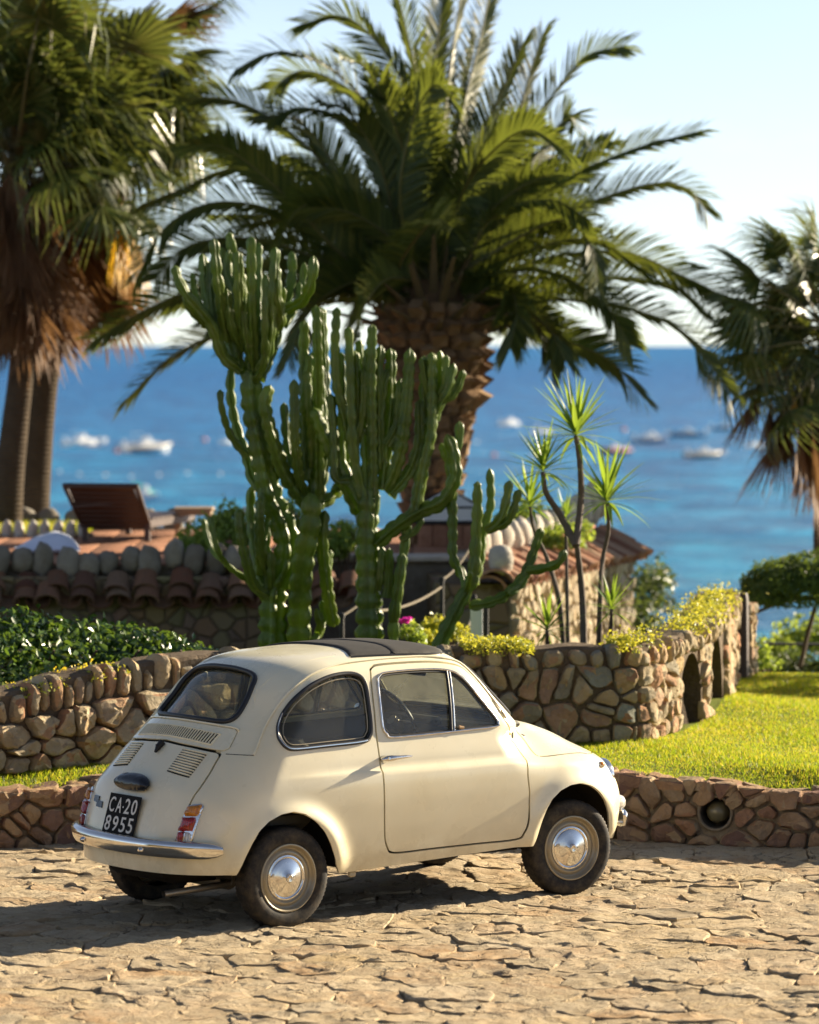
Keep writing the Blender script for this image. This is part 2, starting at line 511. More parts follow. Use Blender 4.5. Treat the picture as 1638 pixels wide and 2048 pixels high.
def stone_vf(poly, depth, seed, n=14, rings=WALL_RINGS, amp=.012, freq=9, tilt=.12, it=1):
    C = resample(poly, n, it, .14); c = C.mean(0)
    tx, ty = random.uniform(-tilt, tilt), random.uniform(-tilt, tilt)
    off = Vector((seed*3.17, seed*1.93, seed*.71)); V = []; F = []
    size = math.sqrt(area(poly))
    def put(u, v, w, k):
        q = Vector((u, v, w))*freq + off
        nv = mn.noise_vector(q)*.8 + mn.noise_vector(q*2.3)*.6 + mn.noise_vector(q*5.1)*.35
        ww = w + (tx*(u-c[0]) + ty*(v-c[1]))*(1 if w > 0 else 0)
        V.append((u + nv.x*amp*k, v + nv.y*amp*k, ww + nv.z*amp*1.2*(1 if w > 0 else 0)))
    for sc, w in rings:
        for p in C:
            q = c + (p-c)*sc; put(q[0], q[1], w*depth, .8)
    put(c[0], c[1], rings[-1][1]*depth*1.02, .8)
    m = len(rings)
    for r in range(m-1):
        for i in range(n):
            j = (i+1) % n; F.append((r*n+i, r*n+j, (r+1)*n+j, (r+1)*n+i))
    k = m*n
    for i in range(n): F.append(((m-1)*n+i, (m-1)*n+(i+1) % n, k))
    return V, F

class Curve:
    """a wall line in plan; the face looks to the right-hand side of its direction"""
    def __init__(s, pts, n=10):
        P = [Vector((p[0], p[1], 0)) for p in pts]
        s.P = [Vector(q) for q in (spline(P, n) if n > 1 else P)]
        s.c = [0]
        for a, b in zip(s.P, s.P[1:]): s.c.append(s.c[-1] + (b-a).length)
        s.L = s.c[-1]
        N = []
        for i in range(len(s.P)):
            t = (s.P[min(i+1, len(s.P)-1)] - s.P[max(i-1, 0)]).normalized(); N.append(Vector((t.y, -t.x, 0)))
        s.N = N
    def at(s, u):
        u = min(max(u, 0), s.L); i = max(0, min(np.searchsorted(s.c, u)-1, len(s.P)-2))
        t = (u-s.c[i])/max(s.c[i+1]-s.c[i], 1e-9)
        return s.P[i].lerp(s.P[i+1], t), s.N[i].lerp(s.N[i+1], t).normalized()
    def m(s, u, v, w=0):
        p, n = s.at(u); e = u - min(max(u, 0), s.L)
        return p + Vector((-n.y, n.x, 0))*e + n*w + Vector((0, 0, v))

def stone_mat(name, stops, bump=.8, bd=.012, sc=1.0, dark=.35, speck=(.12, .09, .06)):
    n = NT(name); c = n.pos()
    f = n.rand()
    col = n.ramp(f, stops)
    a = n.noise(c, 9*sc, 6, .65)
    col = n.mix(n.mapr(a, .35, .7, 0, .75), col, n.mix(1.0, col, (.62, .55, .48), 'MULTIPLY'))
    b = n.noise(c, 42*sc, 4, .7)
    col = n.mix(n.mapr(b, .55, .75, 0, .55), col, n.mix(1.0, col, (1.5, 1.45, 1.3), 'MULTIPLY'))
    col = n.mix(n.mapr(n.noise(c, 75*sc, 3, .7), .60, .74, 0, dark), col, speck)
    h = n.math('ADD', n.math('MULTIPLY', n.noise(c, 22*sc, 8, .72), 1.0), n.math('MULTIPLY', n.voro(c, 30*sc), .35))
    n.bsdf(col, .92, 0, .15, n.bump(h, bump, bd*2.2))
    return n.m
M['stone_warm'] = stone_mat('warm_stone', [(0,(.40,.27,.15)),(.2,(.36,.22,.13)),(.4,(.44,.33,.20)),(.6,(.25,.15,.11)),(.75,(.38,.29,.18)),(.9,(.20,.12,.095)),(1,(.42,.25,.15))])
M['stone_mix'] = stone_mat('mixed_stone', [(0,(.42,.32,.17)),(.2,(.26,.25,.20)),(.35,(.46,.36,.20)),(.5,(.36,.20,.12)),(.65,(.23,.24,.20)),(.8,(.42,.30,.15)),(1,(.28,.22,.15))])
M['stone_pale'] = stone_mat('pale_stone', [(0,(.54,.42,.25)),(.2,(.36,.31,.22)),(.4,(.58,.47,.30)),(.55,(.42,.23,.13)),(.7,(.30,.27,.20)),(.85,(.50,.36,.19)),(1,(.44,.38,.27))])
M['mortar_dark'] = stone_mat('dark_mortar', [(0,(.13,.10,.068)),(1,(.15,.115,.08))], .8, .012, 1.2, .3)
M['mortar'] = stone_mat('old_mortar', [(0,(.24,.20,.145)),(1,(.26,.22,.16))], .7, .008, 1.3, .3)
def flag_mat():
    n = NT('flagstone'); c = n.pos()
    f = n.rand()
    col = n.ramp(f, [(0,(.48,.355,.19)),(.15,(.38,.295,.18)),(.3,(.53,.41,.245)),(.45,(.42,.265,.13)),(.6,(.34,.27,.175)),(.75,(.50,.375,.21)),(.88,(.39,.26,.14)),(1,(.47,.385,.255))])
    big = n.noise(c, 1.1, 4, .6)
    col = n.mix(n.mapr(big, .42, .66, 0, .65), col, (.54,.445,.305))
    a = n.noise(c, 7, 7, .72, .5)
    col = n.mix(n.mapr(a, .44, .70, 0, .75), col, (.54,.455,.315))
    b = n.noise(c, 19, 7, .78)
    col = n.mix(n.mapr(b, .55, .68, 0, .65), col, (.30,.19,.09))
    e = n.noise(n.mapv(c, (1,1.5,1)), 48, 6, .78)
    col = n.mix(n.mapr(e, .57, .68, 0, .75), col, (.13,.095,.06))
    wv = n.n('VectorMath', operation='ADD'); n.l(c, wv.inputs[0])
    sc = n.n('VectorMath', operation='SCALE'); n.l(n.noise(c, 6, 5, .7, 0, 1), sc.inputs[0]); sc.inputs['Scale'].default_value = .16; n.l(sc.outputs[0], wv.inputs[1])
    crack = n.voro(wv.outputs[0], 5.5, 'DISTANCE_TO_EDGE')
    ck = n.mapr(crack, 0.0, .035, 1, 0)
    ck = n.math('MULTIPLY', ck, n.mapr(n.noise(c, 4, 2), .46, .56, 0, 1))
    col = n.mix(n.math('MULTIPLY', ck, .7), col, (.10,.075,.05))
    h1 = n.noise(c, 12, 10, .75, .7); h2 = n.noise(c, 46, 6, .75); h3 = n.voro(n.mapv(c, (1,1.3,1)), 26)
    st = n.math('SNAP', n.noise(c, 9, 6, .7, .9), .07)
    h = n.math('ADD', n.math('ADD', n.math('MULTIPLY', h1, 1.0), n.math('MULTIPLY', h2, .45)), n.math('ADD', n.math('MULTIPLY', h3, .22), n.math('MULTIPLY', st, 1.3)))
    h = n.math('SUBTRACT', h, n.math('MULTIPLY', ck, .5))
    n.bsdf(col, .88, 0, .2, n.bump(h, 1.0, .020))
    return n.m
M['flag'] = flag_mat()
M['joint'] = stone_mat('sandy_joint', [(0,(.42,.335,.215)),(1,(.44,.355,.23))], .8, .010, 1.6, .4)
M['soil'] = stone_mat('dark_soil', [(0,(.06,.045,.03)),(1,(.07,.05,.032))], 1, .02)

# ---- paved courtyard: flagstones laid in sandy mortar
def ground_h(x, y):
    b = .045*math.exp(-((x-.16)**2/.10 + (y-20.95)**2/.18))     # the stones heave a little under the far front wheel
    return .010*mn.noise(Vector((x*.9, y*.9, 3.1))) + .006*mn.noise(Vector((x*2.4, y*2.4, 9.7))) + b
def build_courtyard():
    gx = np.arange(-4.2, 4.21, .04); gy = np.arange(13.6, 23.0, .04)
    V = []
    for x in gx:
        for y in gy:
            z = ground_h(x, y) + .004 + .011*mn.noise(Vector((x*1.7, y*1.7, 8))) + .011*mn.fractal(Vector((x*4.1, y*4.1, 0)), .9, 2.1, 4) + .004*mn.noise(Vector((x*21, y*21, 5)))
            V.append((x, y, min(z, .021 + max(ground_h(x, y)-.01, 0))))
    nx, ny = len(gx), len(gy)
    i = np.arange(nx-1)[:,None]*ny + np.arange(ny-1)[None]
    F = np.stack([i, i+ny, i+ny+1, i+1], -1).reshape(-1, 4)
    court = link('courtyard_pavement', np_mesh('courtyard_pavement', V, F, M['joint']))
    tag(court, kind='structure')
    S = []
    sp = .235
    for r, y in enumerate(np.arange(13.5, 23.2, sp*.93)):
        for x in np.arange(-4.3, 4.3, sp*1.18):
            if random.random() < .26: continue
            S.append((x + (r % 2)*sp*.59 + random.uniform(-.5,.5)*sp*1.0, y + random.uniform(-.5,.5)*sp*.95))
    cells = voronoi(S, .007, .42)
    rings = ((1.0,-.9),(1.0,.78),(.975,.98),(.88,1.02),(.70,1.0),(.48,1.02),(.24,1.0))
    todo = []
    for s, c in zip(S, cells):
        if c is None or area(c) < .006: continue
        near = max(abs(s[0]) - s[1]*.1075, 0)*6 + abs(s[1]-17.6)
        if s[1] > 22.35: continue
        todo.append((near if s[1] > 15.9 else 99, s, c))
    todo.sort(key=lambda q: q[0])
    rest = MB(); n = 0
    for near, s, c in todo:
        detail = 24 if near < 7 else 14
        th = .006 + random.uniform(-.005, .007)
        V, F = stone_vf(c, .022, random.uniform(0, 90), detail, rings, .0115, 13, .035, 1)
        V = [(x, y, z + th - .017 + ground_h(x, y) + (.0075*mn.fractal(Vector((x*7, y*7, 2)), .75, 2.2, 5) if z > .01 else 0)) for x, y, z in V]
        if n < 300 and near < 50:
            p = Vector((s[0], s[1], 0))
            o = MB().add([Vector(q)-p for q in V], F).build('flagstone', M['flag'], court, sharp=32); o.location = p
            n += 1
        else: rest.add(V, F)
    tag(rest.build('flagstones', M['flag'], court, sharp=32), kind='stuff')
    # plain ground continuing past the laid stones
    g = link('ground', np_mesh('ground', [(-60,-40,-.05),(60,-40,-.05),(60,22.9,-.05),(-60,22.9,-.05)], [(0,1,2,3)], M['joint']))
    tag(g, kind='structure')
build_courtyard()

# ---- wall builder
def build_wall(name, curve, ztop, zbot, thick, mat, label, spacing, gap=.022, depth=.05, cap=None, skip=None, holes=(), niches=(), uprights=None, group=None, n=14, stones_from=0, stones_to=None, zt_core=.0, big=None, core_mat=None):
    """a mortar core with individual face stones; ztop/zbot are functions of u"""
    L = curve.L; stones_to = L if stones_to is None else stones_to
    mb = MB(); us = np.arange(0, L+.051, .06)
    us[-1] = L
    V = []
    for u in us:
        zt, zb = ztop(u) - zt_core, zbot(u)
        V += [curve.m(u, zb-.25, 0), curve.m(u, zt-.02, 0), curve.m(u, zt, -.02), curve.m(u, zt, -thick), curve.m(u, zb-.25, -thick)]
    V = [Vector(p) + Vector(mn.noise_vector(Vector(p)*6))*.008 for p in V]
    F = []
    for i in range(len(us)-1):
        um = (us[i]+us[i+1])/2
        nich = any(a < um < b for a, b, h in niches)
        for j in range(4):
            if j == 0 and nich: continue
            F.append((i*5+j, (i+1)*5+j, (i+1)*5+j+1, i*5+j+1))
    F += [(0,1,2,3,4), tuple(range(len(V)-1, len(V)-6, -1))]
    mb.add(V, F)
    for a, b, h in niches:     # arched recess
        k = 12; zb = zbot((a+b)/2); zs = h - (b-a)/2
        arch = [(a, zb-.2), (a, zs)] + [((a+b)/2 - (b-a)/2*math.cos(PI*t/k), zs + (b-a)/2*math.sin(PI*t/k)) for t in range(1, k)] + [(b, zs), (b, zb-.2)]
        A = [curve.m(u, v, 0) for u, v in arch]; B = [curve.m(u, v, -.235) for u, v in arch]
        m = len(A); mb.add(A+B, [(q, q+1, m+q+1, m+q) for q in range(m-1)] + [tuple(range(m, 2*m))])
        ua, ub = us[us <= a][-1], us[us >= b][0]
        tp = ztop((a+b)/2) - zt_core - .02
        # spandrel of the core round the opening
        out = [(ua, zb-.2), (ua, tp), (ub, tp), (ub, zb-.2)]
        O = [curve.m(u, v, 0) for u, v in out]
        mid = 2 + k//2
        mb.add(O[:2] + A[:mid], [tuple([0] + [2+q for q in range(mid)] + [1])[::1]])
        mb.add([O[1], O[2]] + [A[mid-1]], [(0, 2, 1)])
        mb.add(O[2:] + A[mid-1:], [tuple([0] + [2+q for q in range(m-mid+1)] + [1])])
    wall = mb.build(name, core_mat or M['mortar'], None, smooth=True, sharp=40)
    tag(wall, label, 'wall', group)
    sx, sz = spacing; S = []
    def hole_d(u, v): return min([math.hypot(u-a, v-b)-r for a, b, r in holes] + [9])
    rows = []
    z = 0; r = 0
    up_h = uprights[1] if uprights else 0
    maxh = max(ztop(u)-zbot(u) for u in us) - up_h
    nr = max(1, round(maxh/sz))
    for r in range(nr):
        for u in np.arange(stones_from - sx*.5, stones_to + sx*.5, sx):
            uu = u + (r % 2)*sx*.5 + random.uniform(-.32,.32)*sx
            v = (r+.5)/nr + random.uniform(-.22,.22)/nr
            if random.random() < .07: continue
            S.append((uu, v*maxh))
    S += [(random.uniform(stones_from, stones_to), random.uniform(.02, .98)*maxh) for _ in range(int(len(S)*.34))]     # small filler stones
    if big:
        for bu, bv, br in big:
            S = [s for s in S if math.hypot((s[0]-bu)*1.25, s[1]-bv) > br]; S.append((bu, bv))
    S = [s for s in S if hole_d(s[0], s[1]) > .055]
    for a, b, rr in holes:
        S.append((a, b)); S += [(a+(rr+.11)*math.cos(q)*random.uniform(.9,1.15), b+(rr+.11)*math.sin(q)*random.uniform(.9,1.15)) for q in np.arange(0.2, 2*PI, PI/3)]
    cells = voronoi(S, gap, max(sx, sz)*1.5 if not big else .3, [((0,0),(0,-1)), ((0,maxh+(.045 if uprights else .01)),(0,1)), ((stones_from,0),(-1,0)), ((stones_to,0),(1,0))])
    objs = []; rest = MB()
    for s, c in zip(S, cells):
        if c is None or area(c) < .0012: continue
        if any(math.hypot(s[0]-a, s[1]-b) < .02 for a, b, _ in holes): continue
        cu, cv = np.array(c).mean(0); zb = zbot(cu)
        if any(min(max(q[0] for q in c), b) - max(min(q[0] for q in c), a) > .03 and cv+zb < h+.01 for a, b, h in niches): continue
        k = (ztop(cu)-up_h-zb)/maxh
        V, F = stone_vf([(u, v*k) for u, v in c], depth*random.uniform(.7, 1.25), random.uniform(0, 99), n, WALL_RINGS, min(.021, .11*math.sqrt(area(c))), 11, .24)
        V = [curve.m(u, v+zb, w) for u, v, w in V]
        objs.append((V, F))
    if uprights:     # a row of upright stones along the top
        w, h, mt = uprights; u = stones_from
        while u < stones_to:
            ww = w*random.uniform(.65, 1.5); hh = h*random.uniform(.68, 1.2)
            zt = ztop(u+ww/2) - h*.92
            jj = [random.uniform(.80, 1.08) for _ in range(14)]; sk = random.uniform(-.18, .18)
            poly = [(u+ww*(.5+.5*math.cos(q)*abs(math.cos(q))**-.3*.94*jj[i])+sk*ww*math.sin(q), hh*(.5+.5*math.sin(q)*abs(math.sin(q))**-.25*jj[-i])) for i, q in enumerate(np.arange(.17, 2*PI, PI/7))]
            V, F = stone_vf(poly, .085*random.uniform(.8,1.2), random.uniform(0,99), 14, ((.80,-1.3),(.97,-.6),(1.0,.1),(.93,.55),(.74,.86),(.4,1.0)), .010, 9, .15, 1)
            objs.append(([curve.m(a, b+zt, c_-.035) for a, b, c_ in V], F)); u += ww*1.04
    if cap:          # flat stones bedded along the top
        S2 = []
        for u in np.arange(stones_from, stones_to, cap):
            for q in (.25, .75): S2.append((u + random.uniform(-.3,.3)*cap + (q > .5)*cap*.5, thick*q + random.uniform(-.1,.1)*thick))
        for s, c in zip(S2, voronoi(S2, gap, cap*1.2, [((0,-.045),(0,-1)), ((0,thick),(0,1))])):
            if c is None or area(c) < .002: continue
            V, F = stone_vf(c, .035*random.uniform(.6,1.5), random.uniform(0,99), n, WALL_RINGS, .008, 9, .12)
            objs.append(([curve.m(u, ztop(u)-.048+w, -v) for u, v, w in V], [f[::-1] for f in F]))
    if len(objs) > 300: objs.sort(key=lambda o: min(Vector(p).y for p in o[0][:3]))
    for i, (V, F) in enumerate(objs):
        if i < 300:
            p = sum((Vector(q) for q in V), Vector())/len(V)
            o = MB().add([Vector(q)-p for q in V], F).build('stone', mat, wall, sharp=20); o.location = p
        else: rest.add(V, F)
    if rest.v: tag(rest.build('stones', mat, wall, sharp=20), kind='stuff')
    return wall

# ---- low retaining wall between courtyard and lawn
low_c = Curve([(-3.5,20.85),(-2.9,21.32),(-2.33,21.71),(-1.89,21.97),(-1.2,22.3),(-.3,22.47),(.5,22.42),(1.19,22.15),(1.67,21.97),(2.33,21.75),(3.0,21.5),(3.9,21.1)])
def low_top(u):
    x = low_c.at(u)[0].x; return .41 - .085*max(0, min(1, (abs(x-.0)-1.1)/1.25)) + .008*math.sin(u*9)
_pipe_u = min(np.arange(0, low_c.L, .01), key=lambda u: abs(low_c.at(u)[0].x/low_c.at(u)[0].y - (1435-819)/7680))
_pp = low_c.at(_pipe_u)[0]
PIPE_Z = CAM_H - (1627-690)*_pp.y/7680*1.002
low_wall = build_wall('low_stone_wall', low_c, low_top, lambda u: 0, .30, M['stone_warm'], 'low curving wall of reddish stones along the edge of the paved courtyard', (.225,.15), .016, .05, zt_core=.035, cap=.19, holes=[(_pipe_u, PIPE_Z, .105)], n=16)
def build_pipe_lamp():
    p, nn_ = low_c.at(_pipe_u)
    root = empty('wall_lamp', p + Vector((0,0,PIPE_Z)), math.atan2(nn_.y, nn_.x))
    tag(root, 'round concrete pipe with a dull globe inside, set in the low wall', 'wall lamp')
    MB().lathe([(.088,-.02),(.088,.016),(.092,.024),(.100,.026),(.106,.020),(.109,-.02)], 40, 'X').build('pipe_ring', M['mortar'], root)
    MB().lathe([(.089,.016),(.087,.0),(.085,-.13),(.0,-.13)], 40, 'X').build('pipe_lining', simple('pipe_lining', (.05,.042,.03), .8), root)
    MB().lathe([(.066*math.sin(a), -.055+.066*math.cos(a)) for a in np.linspace(0.0, PI*.9, 18)], 32, 'X').build('globe', simple('lamp_globe', (.13,.115,.065), .28, 0, .6, var=.3), root)
    # round opening: the core mortar stands back behind the pipe, a mortar collar closes the face round it
    for v in low_wall.data.vertices:
        d = v.co - root.location; side_ = nn_.cross(Vector((0,0,1)))
        if abs(d.dot(side_)) < .125 and d.dot(nn_) > -.10: v.co = v.co - nn_*.16
    k = 40; V = []
    for r_ in (.100, .165):
        for i in range(k):
            a = 2*PI*i/k; q = r_*(1 + (.10*mn.noise(Vector((math.cos(a)*2, math.sin(a)*2, 4))) if r_ > .12 else 0))
            zz = max(min(q*math.sin(a), .41-.05-PIPE_Z), -PIPE_Z)
            V.append((.004 + .006*mn.noise(Vector((a*3, r_*20, 0))), q*math.cos(a), zz))
    for i in range(k):
        a = 2*PI*i/k; V.append((-.17, .165*math.cos(a), max(min(.165*math.sin(a), .41-.05-PIPE_Z), -PIPE_Z)))
    MB().add(V, [(i, (i+1) % k, k+(i+1) % k, k+i) for i in range(k)] + [(k+i, k+(i+1) % k, 2*k+(i+1) % k, 2*k+i) for i in range(k)]).build('mortar_collar', M['mortar'], root)
build_pipe_lamp()

# ---- planter walls
PL_L = Curve([(-3.5,21.45),(-2.75,22.06),(-1.75,22.80),(-1.0,23.33),(-.25,23.74)])
PL_F = Curve([(-.25,23.74),(.3,23.83),(1.0,23.90),(1.30,23.94),(1.42,23.98)])
PL_S = Curve([(1.42,23.98),(1.56,24.20),(1.95,25.45),(2.18,26.8),(2.39,28.15)])
def ptop_l(u):
    x = PL_L.at(u)[0].x; return .99 - .16*max(0, min(1, (-x-1.5)/1.0)) + .01*math.sin(u*7)
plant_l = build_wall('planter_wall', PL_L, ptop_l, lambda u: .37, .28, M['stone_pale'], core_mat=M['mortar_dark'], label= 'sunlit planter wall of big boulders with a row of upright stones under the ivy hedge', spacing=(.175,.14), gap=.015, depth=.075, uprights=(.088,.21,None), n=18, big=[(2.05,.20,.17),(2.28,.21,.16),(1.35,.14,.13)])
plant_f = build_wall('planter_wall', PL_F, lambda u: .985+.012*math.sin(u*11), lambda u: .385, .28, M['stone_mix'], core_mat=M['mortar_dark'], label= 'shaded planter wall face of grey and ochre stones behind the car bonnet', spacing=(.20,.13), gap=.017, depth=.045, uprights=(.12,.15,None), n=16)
def ptop_s(u): return .985 + .075*u/PL_S.L + .012*math.sin(u*13)
def side_u(px):
    return min(np.arange(0, PL_S.L, .02), key=lambda u: abs(819+PL_S.at(u)[0].x/PL_S.at(u)[0].y*7680-px))
NICHES = [(side_u(1361), side_u(1403), .86), (side_u(1417), side_u(1447), .90)]
plant_s = build_wall('planter_wall', PL_S, ptop_s, lambda u: .385, .26, M['stone_pale'], core_mat=M['mortar_dark'], label= 'sunlit planter wall running away from the camera, with two arched niches', spacing=(.165,.125), gap=.015, depth=.036, uprights=(.085,.16,None), niches=NICHES, n=12)

# ---- lawn
PLANTER = [(p.x, p.y) for p in PL_L.P] + [(p.x, p.y) for p in PL_F.P] + [(p.x, p.y) for p in PL_S.P] + [(2.46,31.0),(-6,31.0)]
_lowx = np.array([p.x for p in low_c.P]); _lowy = np.array([p.y for p in low_c.P])
def lawn_z(x, y):
    d = y - np.interp(x, _lowx, _lowy) - .2
    zt = .395 - .085*np.clip((np.abs(x)-1.1)/1.25, 0, 1)
    t = np.clip(d/.55, 0, 1); t = t*t*(3-2*t)
    z = zt*(1-t) + .395*t - .012
    far = np.clip((y-28.8)/3, 0, 1)
    return z - far**2*1.4 + .010*np.sin(x*3.1+y*1.7)*np.clip(t*2, 0, 1)
def build_lawn():
    gx = np.arange(-5, 7.01, .12); gy = np.arange(21.2, 31.0, .12)
    X, Y = np.meshgrid(gx, gy, indexing='ij')
    Z = lawn_z(X, Y)
    Yb = np.interp(X, _lowx, _lowy) + .22
    Y2 = np.maximum(Y, Yb); Z = np.where(Y < Yb, lawn_z(X, Yb)-.3*(Y < Yb-.13), Z)
    V = np.stack([X, Y2, Z], -1).reshape(-1, 3)
    nx, ny = len(gx), len(gy); i = np.arange(nx-1)[:,None]*ny + np.arange(ny-1)[None]
    F = np.stack([i, i+ny, i+ny+1, i+1], -1).reshape(-1, 4)
    n = NT('lawn_soil'); c = n.pos()
    n.bsdf(n.mix(n.noise(c, 3, 4), (.10,.15,.015), (.15,.155,.02)), .95, 0, .1, n.bump(n.noise(c, 40, 4), .6, .02))
    tag(link('lawn', np_mesh('lawn', V, F, n.m)), kind='structure')
    N = 460000
    x = rng.uniform(-3.3, 4.6, N); y = 21.3 + 9.2*rng.uniform(0, 1, N)**1.25
    keep = (y > np.interp(x, _lowx, _lowy) + .235) & (np.abs(x) < y*.117) & (sdf_poly(x, y, np.array(PLANTER)) > .02)
    x, y = x[keep], y[keep]; z = lawn_z(x, y)
    m = len(x); a = rng.uniform(0, 2*np.pi, m); h = rng.uniform(.008, .025, m)*(1+.35*np.sin(x*4+y*3)); w = rng.uniform(.0022, .0042, m)
    lean = rng.normal(0, .45, (m, 2))*h[:,None]
    dx, dy = np.cos(a)*w, np.sin(a)*w
    b0 = np.stack([x-dx, y-dy, z-.004], -1); b1 = np.stack([x+dx, y+dy, z-.004], -1); t = np.stack([x+lean[:,0], y+lean[:,1], z+h], -1)
    V = np.stack([b0, b1, t], 1).reshape(-1, 3); F = np.arange(3*m).reshape(-1, 3)
    n = NT('grass_blades'); c = n.pos()
    patch = n.noise(c, 1.3, 6, .65)
    f = n.math('ADD', n.math('MULTIPLY', n.rand(), .55), n.math('MULTIPLY', patch, .6))
    col = n.ramp(f, [(.2,(.11,.19,.012)),(.45,(.19,.26,.015)),(.65,(.28,.30,.02)),(.85,(.38,.30,.06)),(.97,(.40,.30,.12))])
    b = n.bsdf(col, .5, 0, .25, out=False)
    n.translucent(b, n.mix(1.0, col, (1.8,1.7,1.2), 'MULTIPLY'), .5)
    tag(link('grass', np_mesh('grass', V, F, n.m, False)), 'short bright green grass covering the lawn and the strip under the wall', 'grass', kind='stuff')
build_lawn()
# ---- planter soil, slope down to the shore, sea
_fr = sorted([(p.x, p.y) for p in PL_L.P] + [(p.x, p.y) for p in PL_F.P]); _frx = [q[0] for q in _fr]; _fry = [q[1] for q in _fr]
def build_terrain():
    n = 26; V = []; F = []
    xs = np.linspace(-5.5, 2.4, 40); ys = np.linspace(22.6, 30.6, 40)
    P = []
    for x in xs:
        for y in ys:
            z = .80 + .05*mn.noise(Vector((x*1.3, y*1.3, 0)))
            d = -float(sdf_poly(np.array([x]), np.array([y]), np.array(PLANTER))[0])
            yf = float(np.interp(x, _frx, _fry)); z -= .85*min(max((y-yf-1.0)/1.3, 0), 1)
            if d < .10: z = -.3
            P.append((x, y, z))
    i = np.arange(39)[:,None]*40 + np.arange(39)[None]
    F = np.stack([i, i+40, i+41, i+1], -1).reshape(-1, 4)
    tag(link('planter_soil', np_mesh('planter_soil', P, F, M['soil'])), kind='structure')
    # hillside under the terrace falling to the water
    xs = np.linspace(-120, 120, 61); ys = np.concatenate([np.linspace(29.5, 60, 24), np.linspace(64, 140, 8)])
    V = []
    for x in xs:
        for y in ys:
            t = min(max((y-30)/26, 0), 1); z = -.35 - 9.6*t**.8 + .25*mn.noise(Vector((x*.3, y*.3, 1)))
            if y > 58: z = -10.5
            V.append((x, y, z))
    i = np.arange(60)[:,None]*32 + np.arange(31)[None]
    F = np.stack([i, i+32, i+33, i+1], -1).reshape(-1, 4)
    tag(link('hillside', np_mesh('hillside', V, F, simple('hill_scrub', (.07,.075,.03), .95, var=.5, vscale=.7))), kind='structure')
build_terrain()
SEA_Z = -9.1
def build_sea():
    n = NT('sea_water'); c = n.pos()
    sp = n.n('SeparateXYZ'); n.l(c, sp.inputs[0])
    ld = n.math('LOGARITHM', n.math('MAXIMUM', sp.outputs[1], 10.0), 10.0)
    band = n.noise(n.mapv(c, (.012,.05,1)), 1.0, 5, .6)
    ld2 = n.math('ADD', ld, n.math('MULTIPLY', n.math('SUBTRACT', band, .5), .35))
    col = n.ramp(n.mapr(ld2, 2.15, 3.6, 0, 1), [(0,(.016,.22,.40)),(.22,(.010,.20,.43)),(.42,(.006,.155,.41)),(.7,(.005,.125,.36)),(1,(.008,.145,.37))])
    w1 = n.noise(n.mapv(c, (.055,.11,1)), 1.0, 9, .68, .4)
    w2 = n.noise(n.mapv(c, (.5,.9,1)), 1.0, 6, .7)
    h = n.math('ADD', n.math('MULTIPLY', w1, 3.2), n.math('MULTIPLY', w2, .55))
    nm = n.bump(h, 1.0, 1.4)
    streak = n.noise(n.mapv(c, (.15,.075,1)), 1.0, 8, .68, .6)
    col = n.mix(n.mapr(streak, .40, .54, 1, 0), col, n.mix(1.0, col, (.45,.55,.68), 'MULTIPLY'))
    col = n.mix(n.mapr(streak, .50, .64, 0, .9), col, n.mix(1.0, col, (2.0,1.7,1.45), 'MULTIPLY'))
    foam = n.mapr(n.noise(n.mapv(c, (.04,.15,1)), 1.6, 8, .74), .69, .76, 0, .8)
    col = n.mix(foam, col, (.75,.78,.80))
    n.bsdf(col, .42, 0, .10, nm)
    ys = np.concatenate([np.linspace(45, 700, 40), np.geomspace(740, 52000, 40)])
    xs = np.linspace(-1, 1, 41)
    V = [(x*(90+y*.9), y, SEA_Z) for x in xs for y in ys]
    k = len(ys); i = np.arange(40)[:,None]*k + np.arange(k-1)[None]
    F = np.stack([i, i+k, i+k+1, i+1], -1).reshape(-1, 4)
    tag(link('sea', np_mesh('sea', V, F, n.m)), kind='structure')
build_sea()

